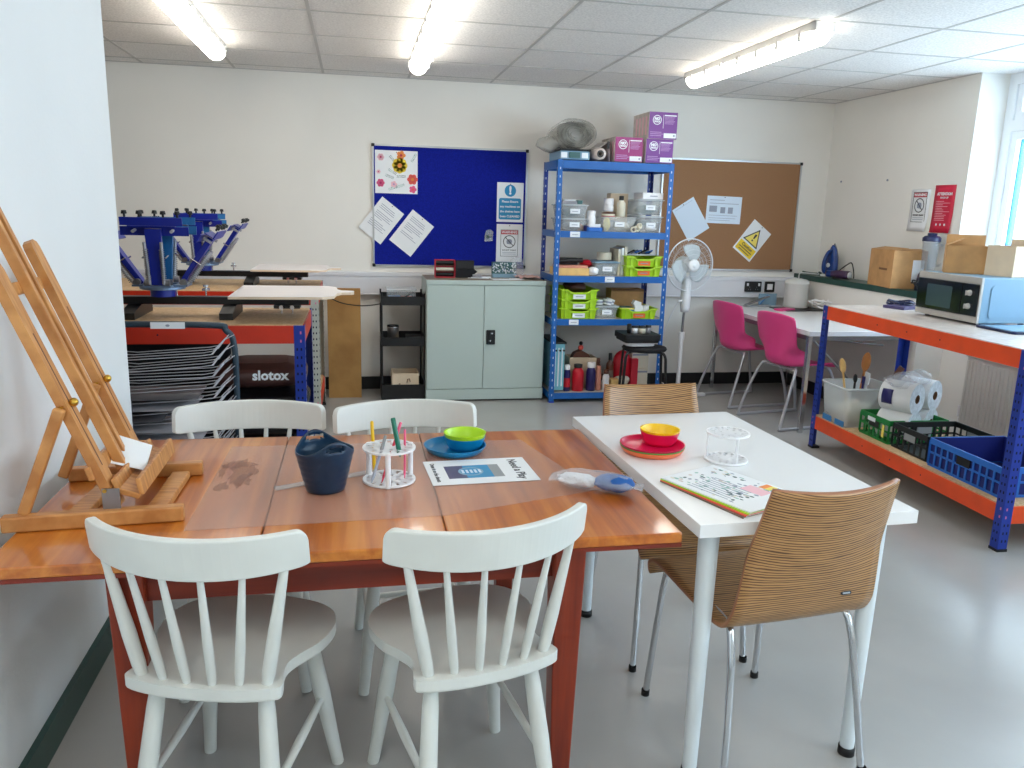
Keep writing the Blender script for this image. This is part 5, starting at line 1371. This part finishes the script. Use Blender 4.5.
# ================================================================ pedestal fan
def fan():
    t = thing('pedestal_fan', 'white pedestal fan standing in front of the cork board', 'fan', (2.532, 5.90, 0))
    b = MB('fan_white')
    for a in (8, 98): b.cbox((0, 0, .014), (.50, .045, .024), rz=R(a))
    b.lathe([(.001, .026), (.07, .026), (.05, .045), (.022, .07)], seg=24); b.build('base', t, bevel=.004)
    MB('fan_white').cyl((0, 0, .06), (0, 0, .50), .017, seg=16).cyl((0, 0, .47), (0, 0, .53), .024, .022, seg=16).cyl((0, 0, .50), (.008, 0, .70), .0105, m='steel_dull', seg=12).build('pole', t)
    MB('fan_white').lathe([(.001, .69), (.030, .69), (.036, .72), (.040, .80), (.036, .92), (.028, .96), (.001, .962)], (.010, 0, 0), seg=20).cyl((-.03, -.02, .78), (-.055, -.02, .775), .010, seg=10).build('control_column', t)
    Mh = Matrix.Translation((.015, -.03, 1.058)) @ Matrix.Rotation(R(8), 4, 'Z') @ Matrix.Rotation(PI / 2, 4, 'X')
    MB('fan_white').lathe([(.001, -.17), (.045, -.165), (.062, -.12), (.062, -.03), (.05, -.01), (.001, -.005)], seg=24, M=Mh).build('motor_housing', t)
    g = MB('fan_guard'); Rg = .200
    for (zz, rr_, tt) in ((0, Rg, .0055), (.045, .12, .0014), (.052, .085, .0014), (-.05, .12, .0016), (.025, .168, .0012)):
        g.path([(rr_ * math.cos(2 * PI * k / 48), rr_ * math.sin(2 * PI * k / 48), zz) for k in range(48)], tt, closed=True, seg=6, M=Mh)
    for k in range(60):
        a = 2 * PI * k / 60; c, s = math.cos(a), math.sin(a); c2, s2 = math.cos(a + .25), math.sin(a + .25)
        g.path([(Rg * c, Rg * s, 0), (.168 * c2, .168 * s2, .028), (.10 * c2, .10 * s2, .050), (.045 * c2, .045 * s2, .055)], .0008, seg=4, M=Mh)
        if k % 2 == 0: g.path([(Rg * c, Rg * s, 0), (.15 * c, .15 * s, -.04), (.05 * c, .05 * s, -.055)], .0008, seg=4, M=Mh)
    g.build('guard', t)
    MB('fan_white').lathe([(.001, .066), (.03, .065), (.048, .058), (.050, .050), (.001, .05)], seg=28, M=Mh).lathe([(.001, .070), (.014, .069), (.016, .066)], m='label_white', seg=18, M=Mh).build('guard_badge', t)
    for k in range(3):
        bl = MB('fan_blade'); rows = []
        for i in range(9):
            r = .03 + .13 * i / 8; row = []
            for j in range(8):
                u = j / 7; w = .45 + .75 * math.sin(PI * min(1, .2 + .65 * i / 8)); a = R(120 * k + 75) + (u - .5) * w * 1.25 + .5 * (i / 8) ** 2 * .6
                row.append((r * math.cos(a), r * math.sin(a), .005 + .03 * (u - .5) * (1 - .3 * i / 8)))
            rows.append(row)
        bl.grid(rows, M=Mh); bl.build('blade', t, solid=.002)
    MB('fan_white').lathe([(.001, .03), (.025, .028), (.035, .01), (.035, -.01)], seg=20, M=Mh).build('blade_hub', t)
fan()
m = MB('white_plastic').path(smooth_path([(2.50, 5.93, .77), (2.43, 5.95, .60), (2.40, 6.05, .30), (2.46, 6.15, .10), (2.62, 6.20, .012)], 8), .0035, seg=6); tag(m.build('fan_cable'), 'thin white cable hanging from the pedestal fan', 'cable')

# ================================================================ desk and pink chairs in the corner
t = thing('corner_desk', 'white desk with chrome legs in the far right corner under the trunking', 'desk', (2.955, 4.78, 0))
MB('white_laminate').box(0, .775, 0, 1.50, .685, .705).box(-.001, .776, -.001, 1.501, .672, .7045, 'trunk_white').build('desktop', t, bevel=.002)
for x in (.02, .72):
    for y in (.03, 1.45): MB('chrome').box(x - .015, x + .015, y - .015, y + .015, 0, .672).build('leg', t, bevel=.003)
MB('steel_dull').box(.02, .74, .02, .04, .64, .672).box(.02, .74, 1.44, 1.46, .64, .672).box(.01, .03, .03, 1.45, .64, .672).build('frame_rail', t)
MB('steel_dull').path([(.05, .03, .64), (.70, .03, .05)], .008).path([(.02, .06, .655), (.60, .06, .60)], .006).build('brace', t)
def pink_chair(label, loc, rz):
    t = thing('pink_chair', label, 'chair', loc, rz, 'pink plastic chairs at the corner desk')
    # faces +y locally
    prof = [(-.235, .795, .192), (-.228, .74, .202), (-.212, .66, .205), (-.20, .58, .198), (-.198, .52, .194), (-.19, .47, .198), (-.165, .435, .205), (-.12, .42, .212), (-.04, .418, .215), (.05, .428, .215), (.13, .437, .210), (.18, .430, .20), (.205, .405, .185)]
    P = smooth_path([(w, y, z) for y, z, w in prof], 3); rows = []
    for i, p in enumerate(P):
        row = []; k = i / (len(P) - 1)
        low = math.exp(-((p.z - .47) / .07) ** 2) if p.y < -.05 else max(0, 1 - (p.y + .05) / .12) * .8 if p.y < .07 else 0
        for j in range(17):
            u = -1 + 2 * j / 16; e = abs(u) ** 3
            back = max(0, min(1, (p.z - .45) / .15))
            cut = .0
            row.append((p.x * u * (1 - .0 * e), p.y + back * .035 * u * u + low * .13 * e, p.z + (1 - back) * .018 * u * u + low * .030 * e + (-.02 * e if i < 2 else 0)))
        rows.append(row)
    MB('pink_plastic').grid(rows).build('shell', t, solid=.006)
    fr = MB('steel_wire')
    for s in (-1, 1):
        m = MB('white_metal'); x = s * .19
        m.path(smooth_path([(x * .75, .14, .415), (x * .95, .165, .395), (x * 1.12, .21, .24), (x * 1.22, .255, .03), (x * 1.22, .24, .011), (x * 1.22, .0, .0105), (x * 1.22, -.24, .011), (x * 1.22, -.262, .03), (x * 1.12, -.20, .23), (x * .95, -.135, .395), (x * .75, -.11, .408)], 5), .0105, 'steel_wire', 10)
        m.build('sled_leg', t)
    fr.path([(-.14, .14, .413), (.14, .14, .413)], .009).path([(-.14, -.11, .406), (.14, -.11, .406)], .009); fr.build('seat_frame', t)
    return t
pink_chair('bright pink plastic chair farther from the camera, nearer the back wall', (3.02, 5.77, 0), -82)
pink_chair('bright pink plastic chair nearer the camera at the corner desk', (3.07, 5.13, 0), -80)
DZ = .7055
t = thing('kettle', 'large pale grey electric kettle on the corner desk', 'kettle', (3.595, 6.08, DZ), 75)
MB('kettle_white').lathe([(.001, 0), (.098, 0), (.100, .006), (.095, .03), (.094, .185), (.100, .195), (.100, .205), (.001, .206)], seg=40).build('kettle_body', t)
MB('kettle_white').lathe([(.100, .206), (.098, .214), (.075, .228), (.03, .236), (.001, .238)], seg=36).build('lid', t)
MB('kettle_white').path(smooth_path([(.085, -.03, .185), (.125, -.05, .18), (.128, -.05, .06), (.09, -.035, .04)], 6), .010, seg=10).build('handle', t)
MB('grey_plastic').box(.0, .012, -.097, -.093, .06, .15).build('level_gauge', t)
m = MB('black_plastic', T3(3.62, 5.98, DZ, 4)); m.prism(rrect(.50, .26, .02), .0, .006); 
tag(m.build('black_mat'), 'flat black mat under the kettle on the corner desk', 'mat'); [o for o in COL.objects if o.name.startswith('kettle')][0].location.z += .007
m = MB('white_plastic'); rr = random.Random(6)
for k in range(5): m.path(smooth_path([(3.66 + rr.uniform(-.08, .16), 5.86 + rr.uniform(-.07, .07), DZ + .012 + rr.uniform(0, .085)) for q in range(6)], 6), .005, seg=6)
tag(m.build('white_cable'), 'tangled white cable beside the kettle on the desk', 'cable')
m = MB('white_plastic').path(smooth_path([(3.66, 6.20, DZ + .012), (3.705, 6.26, DZ + .03), (3.722, 6.28, .90), (3.725, 6.28, .975), (3.76, 6.27, .982), (3.84, 6.18, .978), (3.90, 6.30, .98)], 8), .005, seg=6); tag(m.build('white_lead'), 'white lead looping over the green shelf end behind the kettle', 'cable')
m = MB('green_gloss').path(smooth_path([(3.80, 6.36, .985), (3.84, 6.28, .978), (3.90, 6.24, .98), (3.92, 6.30, .985)], 8), .008, seg=6); tag(m.build('green_lead'), 'dark green flex coiled at the far end of the green shelf', 'cable')
t = thing('hole_punch', 'grey metal hand punch lying on the desk by the wall', 'hand punch', (3.32, 6.15, DZ), 8)
MB('grey_plastic').box(-.15, .09, -.03, .03, .0, .014).build('base', t, bevel=.004); MB('steel_dull').bar((-.15, 0, .015), (.08, 0, .085), .03, .012).build('lever', t, bevel=.003)
m = MB('sky_lid', T3(3.42, 6.24, DZ, 5)); m.box(-.08, .09, -.01, .0, .0, .10, 'grey_blue_sheet').bar((-.08, -.008, .0), (.0, -.008, .09), .03, .004, 'blue_strip'); tag(m.build('blue_folder', bevel=.001), 'blue-grey folder standing against the wall left of the kettle', 'folder')
m = MB('pink_plastic', T3(3.40, 5.90, DZ, 20)); m.prism(rrect(.17, .09, .02), 0, .016); tag(m.build('pink_case', bevel=.004), 'flat pink case lying on the desk in front of the punch', 'case')

# ================================================================ green shelf things
t = thing('clothes_iron', 'blue electric iron standing on its heel on the green shelf', 'iron', (3.865, 6.02, SILL + .001), -78)
m = MB('iron_blue')
rows = []
for i in range(15):
    v = i / 14; z = .012 + .245 * v; w = .062 * (1 - v ** 2.6) ** .6 + .003; dp = .045 * (1 - v * .55)
    rows.append([(w * math.cos(a), -.012 - dp * max(0, math.sin(a)) if math.sin(a) > 0 else -.012, z) for a in [2 * PI * k / 24 for k in range(24)]])
m.grid(rows, wrap=True); m.add(rows[-1], [tuple(range(24))]); m.add(rows[0], [tuple(range(24))[::-1]]); m.prism(circ(.018, 18, .0, .095), .052, .058, 'label_white', M=Matrix.Rotation(PI / 2, 4, 'X')); m.build('iron_body', t)
MB('steel_dull').prism([(-.058, .0), (.058, .0), (.062, .06), (.052, .15), (.030, .215), (0, .262), (-.030, .215), (-.052, .15), (-.062, .06)], .0, .010, M=Matrix.Rotation(PI / 2, 4, 'X') @ Matrix.Translation((0, .010, 0))).build('soleplate', t, bevel=.002)
MB('iron_blue').path(smooth_path([(0, -.055, .03), (0, -.095, .05), (0, -.10, .12), (0, -.07, .19), (0, -.03, .215)], 6), .015, seg=12).build('handle', t)
MB('label_white').cbox((0, -.035, .012), (.10, .10, .022)).build('heel', t, bevel=.008)
t = thing('hair_dryer', 'dark plum hot-air dryer lying on the green shelf', 'hair dryer', (3.80, 5.77, SILL + .036), 15)
m = MB('dryer_plum'); My = Matrix.Rotation(PI / 2, 4, 'Y') @ Matrix.Identity(4); Mr = Matrix.Rotation(R(95), 4, 'Z') @ Matrix.Rotation(PI / 2, 4, 'Y')
m.lathe([(.001, -.06), (.030, -.06), (.034, -.05), (.034, .06), (.026, .09), (.025, .15), (.001, .15)], seg=26, M=Mr); m.lathe([(.001, -.062), (.027, -.062), (.027, -.058)], m='label_white', seg=24, M=Mr); m.lathe([(.0262, .10), (.0262, .14)], m='iron_blue', seg=24, M=Mr); m.build('barrel', t)
MB('black_plastic').bar((0, 0, -.02), (-.03, .07, -.026), .026, .018).build('grip', t, bevel=.004)
m = MB('black_plastic').path(smooth_path([(3.84, 5.97, .985), (3.86, 5.92, 1.03), (3.87, 5.83, 1.085), (3.87, 5.78, 1.10), (3.87, 5.75, 1.06), (3.86, 5.72, 1.02), (3.85, 5.70, .985)], 6), .0045, seg=7); tag(m.build('black_lead'), 'black flex arching between the iron and the dryer', 'cable')
open_box('cardboard_box', 'brown cardboard box with a printed mark on the green shelf', (3.850, 5.20, SILL + .001), .24, .36, .262, -90 - 10 + 90, 'cardboard', [(0, .10, -84), (3, .10, -80)], fn=lambda m: (m.box(-.1215, -.12, -.10, .02, .120, .135, 'cardboard_dark'), m.box(.02, .10, -.1815, -.18, .05, .20, 'label_white')))
t = thing('food_blender', 'jug blender with a clear goblet and dark blue base on the green shelf', 'blender', (3.875, 4.91, SILL + .001))
MB('dark_blue_plastic').lathe([(.001, 0), (.068, 0), (.070, .02), (.055, .11), (.045, .125), (.001, .125)], seg=30).build('motor_base', t)
MB('glass_jar').lathe([(.040, .126), (.045, .14), (.055, .33), (.057, .34)], seg=30).lathe([(.052, .33), (.043, .15), (.001, .14)], seg=30).path(smooth_path([(.053, -.01, .31), (.095, -.015, .30), (.09, -.015, .19), (.048, -.01, .17)], 6), .008, seg=8).build('goblet', t)
MB('dark_blue_plastic').lathe([(.059, .335), (.059, .36), (.045, .372), (.03, .374), (.03, .39), (.001, .392)], seg=30).build('lid', t)
m = MB('black_plastic'); rr = random.Random(9)
for k in range(3): m.path(smooth_path([(3.78 + rr.uniform(-.03, .05), 4.90 + rr.uniform(-.08, .06), SILL + .008 + rr.uniform(0, .07)) for q in range(6)], 6), .005, seg=6)
tag(m.build('blender_cable'), 'black cable bunched between the cardboard box and the blender', 'cable')

# ================================================================ right bench: top
t = thing('microwave_oven', 'silver microwave with a black door and two dials on the right bench', 'microwave', (3.175, 4.085, .9155), -91.2)
# local: front faces -y, x to the right
w, d, h = .49, .36, .248
MB('micro_side').box(.0, w, .012, d, .012, h).build('casing', t, bevel=.005)
sd = MB('micro_side', Matrix(((0, 0, 1, w), (1, 0, 0, d / 2), (0, 1, 0, h / 2), (0, 0, 0, 1)))); sd.prism(rrect(.24, .17, .02), 0, .005); sd.build('side_embossing', t, bevel=.004)
MB('micro_silver').box(0, w, 0, .014, .012, .045).box(0, w, 0, .014, h - .036, h).box(0, .008, 0, .014, .045, h - .036).box(w - .010, w, 0, .014, .045, h - .036).build('front_frame', t, bevel=.002)
dr = MB('micro_black').box(.008, .36, -.006, .012, .046, h - .037); dr = dr.build('door', t, bevel=.002); MB('micro_window').prism(rrect(.20, .120, .008), 0, .001, M=Matrix.Translation((.19, -.0062, .125)) @ Matrix.Rotation(PI / 2, 4, 'X')).build('door_window', dr)
MB('micro_black').box(.363, w - .010, -.004, .012, .046, h - .037).build('control_panel', t, bevel=.002)
for z in (.165, .095): MB('micro_silver').lathe([(.001, .018), (.012, .017), (.016, .0)], seg=22, M=Matrix.Translation((.42, -.004, z)) @ Matrix.Rotation(PI / 2, 4, 'X')).cbox((.42, -.028, z), (.004, .005, .026), rz=0).build('dial', t)
for x in (.05, w - .05):
    for y in (.05, d - .05): MB('black_plastic').cyl((x, y, 0), (x, y, .0125), .014, seg=10).build('foot', t)
MZ = .9155 + .249
open_box('cardboard_box', 'small brown cardboard box with a raised flap on the microwave', (3.345, 3.955, MZ), .200, .165, .150, -36, 'cardboard', [(3, .09, -66), (2, .06, 15)])
open_box('cardboard_box', 'pale cardboard box at the right on top of the microwave', (3.455, 3.745, MZ), .165, .17, .160, -80, 'cardboard_pale', [(2, .035, 5)])
m = MB('dark_blue_plastic', T3(3.30, 3.43, .9155, -2)); m.prism(rrect(.34, .27, .02), 0, .012).prism(rrect(.30, .23, .02), .012, .0135, 'micro_side'); tag(m.build('dark_tray', bevel=.003), 'flat dark blue tray lying on the bench beside the microwave', 'tray')
m = MB('purple_book', T3(3.30, 4.35, .9155, 20)); m.box(-.10, .10, -.07, .07, 0, .014).box(-.098, .1, -.068, .068, .002, .012, 'paper'); m.box(-.10, .10, -.07, .07, .014, .017, 'purple_book'); tag(m.build('notebook'), 'purple-blue notebook on the bench behind the microwave', 'notebook')
m = MB('dark_blue_plastic'); rr = random.Random(12)
for k in range(3): m.path(smooth_path([(3.33 + .17 * math.cos(q * .9 + k) * .45, 4.42 + .08 * math.sin(q * .9 + k), .925 + .008 * k + .012 * (q % 2)) for q in range(8)], 6), .006, seg=6)
tag(m.build('blue_cable'), 'dark blue cable coiled at the far end of the right bench top', 'cable')

# ================================================================ right bench: lower shelf
SZ = .2155
t = thing('utensil_tub', 'large clear plastic tub of kitchen utensils on the lower shelf', 'tub', (3.02, 4.285, SZ), -91.8)
m = MB('tub_clear'); 
def ring(sx, sy, zz): return [(px * sx, py * sy, zz) for px, py in rrect(.28, .34, .03, 4)]
m.grid([ring(.86, .86, 0), ring(.93, .93, .12), ring(1, 1, .245)], wrap=True); m.add(ring(.86, .86, 0), [tuple(range(20))[::-1]]); m.build('tub_body', t, solid=.002)
MB('clear_lid').grid([ring(1.0, 1.0, .242), ring(1.05, 1.04, .244), ring(1.05, 1.04, .232)], wrap=True).build('rim', t, solid=.002)
for a_ in (-.115, .02): MB('blue_strip').box(a_, a_ + .095, -.152, -.148, .0, .035).build('blue_base_strip', t)
m = MB('cream'); bumpy(m, (0, 0, .075), .11, .12, .07, 'cream', .05, 61); m.build('contents', t)
def spoon(label, p0, p1, c, rb, spat=False, name='wooden_spoon', cat='spoon'):
    m = MB(c); p0, p1 = Vector(p0), Vector(p1); d = (p1 - p0).normalized(); m.path([p0, p1], [.006, .007], seg=8)
    s = d.cross(Vector((1, 0.15, 0))).normalized(); n = d.cross(s)
    F = Matrix((s, d, n)).transposed().to_4x4(); F.translation = p1 + d * rb * 1.1
    if spat: m.box(-rb * .6, rb * .6, -rb * 1.2, rb * 1.3, -.003, .003, M=F)
    else: m.ball((0, 0, 0), rb, seg=16, sx=.72, sy=1.25, sz=.28, M=F)
    tag(m.build(name), label, cat, 'kitchen utensils in the clear tub')
spoon('pale wooden spoon, leftmost in the clear utensil tub', (2.99, 4.33, .24), (2.95, 4.36, .515), 'pale_wood', .038)
spoon('big brown wooden spoon standing tallest in the utensil tub', (3.0, 4.27, .24), (3.03, 4.27, .545), 'mid_wood', .048)
spoon('dark brown spatula leaning right in the utensil tub', (3.02, 4.22, .24), (3.14, 4.14, .520), 'dark_wood', .034, True, 'spatula', 'spatula')
spoon('black ladle handle low in the middle of the utensil tub', (3.0, 4.30, .24), (2.99, 4.29, .465), 'black_plastic', .024, False, 'black_ladle', 'ladle')
spoon('white spatula with a blue stripe in the utensil tub', (3.03, 4.25, .24), (3.02, 4.22, .475), 'label_white', .028, True, 'white_spatula', 'spatula')
spoon('blue-handled scraper beside the white spatula in the utensil tub', (3.0, 4.23, .24), (3.0, 4.225, .475), 'navy_bottle', .018, True, 'blue_scraper', 'scraper')
def crate(label, c, rz, w, d, h, m0, inner, tall_ends=False, name='plastic_crate'):
    t = thing(name, label, 'crate', c, rz, 'plastic crates on the lower shelf'); m = MB(m0); th = .004
    m.box(-w / 2, w / 2, -d / 2, d / 2, 0, th, inner)
    def side(L, M, holes):
        m.box(-L / 2, L / 2, -th / 2, th / 2, 0, .012, M=M).box(-L / 2, L / 2, -th, th, h - .030, h, M=M).box(-L / 2, L / 2, -th / 2, th / 2, h * .46, h * .46 + .010, M=M)
        n = int(L / .042)
        for k in range(n + 1):
            x = -L / 2 + k * L / n; m.box(x - .006, x + .006, -th / 2, th / 2, .010, h - .014, M=M)
        m.box(-.045, .045, -th / 2 - .001, th / 2 + .001, h * .5, h - .028, 'black_plastic' if m0 != 'black_crate' else 'grey_plastic', M=M)
        m.box(-L / 2, L / 2, -.0005 + th, .0005 + th, .01, h * .99, inner, M=M) if inner != m0 else None
    side(w, Matrix.Translation((0, -d / 2, 0)), 0); side(w, Matrix.Translation((0, d / 2, 0)) @ Matrix.Rotation(PI, 4, 'Z'), 0)
    side(d, Matrix.Translation((-w / 2, 0, 0)) @ Matrix.Rotation(-PI / 2, 4, 'Z'), 0); side(d, Matrix.Translation((w / 2, 0, 0)) @ Matrix.Rotation(PI / 2, 4, 'Z'), 0)
    m.build('crate_body', t, bevel=0)
    return t
t = crate('green slatted crate holding toilet rolls on the lower shelf', (3.09, 3.945, SZ), -91.8, .270, .36, .135, 'green_crate', 'green_crate')
MB('label_white').box(-.06, .01, -.186, -.184, .095, .118).build('tag_label', t); MB('pale_yellow').box(.080, .10, -.1865, -.184, .03, .10).build('yellow_sticker', t)
crate('black slatted crate between the green and the blue crates', (3.10, 3.640, SZ), -91.8, .290, .38, .135, 'black_crate', 'black_crate')
crate('bright blue slatted crate at the near end of the lower shelf', (3.085, 3.205, SZ), -91.8, .49, .42, .145, 'blue_crate', 'navy_inside')
def roll(label, x, y, z, rz=27):
    t = thing('paper_towel_roll', label, 'paper roll', (x, y, z), rz, 'large paper rolls in the green crate')
    M = Matrix.Rotation(PI / 2, 4, 'X'); r = .087
    MB('tissue').lathe([(r, -.09), (r, .09)], seg=36, M=M).lathe([(.025, .09), (r, .09)], m='tissue_end', seg=36, M=M, smooth=False).lathe([(r, -.09), (.025, -.09)], m='tissue_end', seg=36, M=M, smooth=False).build('tissue', t)
    MB('cardboard_dark').lathe([(.025, .091), (.025, -.091)], seg=20, M=M).lathe([(.022, -.091), (.022, .091)], seg=20, M=M).build('core', t)
    return t
roll('large paper roll, lower left one inside the green crate', 3.03, 3.91, SZ + .090)
roll('large paper roll, lower right one inside the green crate', 3.20, 3.99, SZ + .090)
roll('large paper roll with its wrapper, upper left of the pile', 3.03, 3.91, SZ + .252)
roll('large paper roll, upper right of the pile', 3.205, 3.99, SZ + .252)
t = thing('roll_wrapper', 'crinkled clear wrapping with a navy label round the upper paper rolls', 'wrapper', (3.105, 3.948, SZ + .252), 27)
m = MB('white_film'); bumpy(m, (0, .02, .082), .15, .09, .045, 'white_film', .14, 41); bumpy(m, (.06, -.02, .095), .07, .06, .045, 'white_film', .2, 44); bumpy(m, (-.12, .0, .085), .06, .07, .04, 'white_film', .2, 45); m.build('film', t)
MB('navy_bottle').add([(-.1885 + .0, -.02, -.02)], []).lathe([(.0905, -.045), (.0905, .03)], seg=36, M=Matrix.Translation((-.088, 0, 0)) @ Matrix.Rotation(PI / 2, 4, 'X')).build('label_band', t) if False else None
m = MB('navy_bottle'); rows = []
for i in range(7):
    a = R(150 + 9 * i); rows.append([(-.085 + .0905 * math.cos(a), yy, .0905 * math.sin(a)) for yy in (.01, .07)])
m.grid(rows); m.build('navy_label', t, solid=.001)

# ================================================================ radiator
t = thing('radiator', 'white panel radiator under the window behind the right bench', 'radiator', (3.945, 3.30, 0))
m = MB('rad_white').box(-.075, -.008, 0, 1.12, .15, .60)
for k in range(34): y = .016 + k * .0328; m.box(-.079, -.075, y, y + .020, .175, .575)
m.box(-.088, 0, -.002, 1.122, .60, .612); m.build('panel', t, bevel=.003)
MB('white_plastic').cyl((-.04, 1.16, .19), (-.04, 1.16, .26), .016, seg=12).path([(-.04, 1.12, .18), (-.04, 1.16, .18), (-.04, 1.16, .0)], .008, 'white_trim').path([(-.04, .0, .18), (-.04, -.04, .18), (-.04, -.04, .0)], .008, 'white_trim').build('valve', t)
for y in (.2, .9): MB('white_trim').box(-.01, .006, y, y + .03, .2, .58).build('wall_bracket', t)
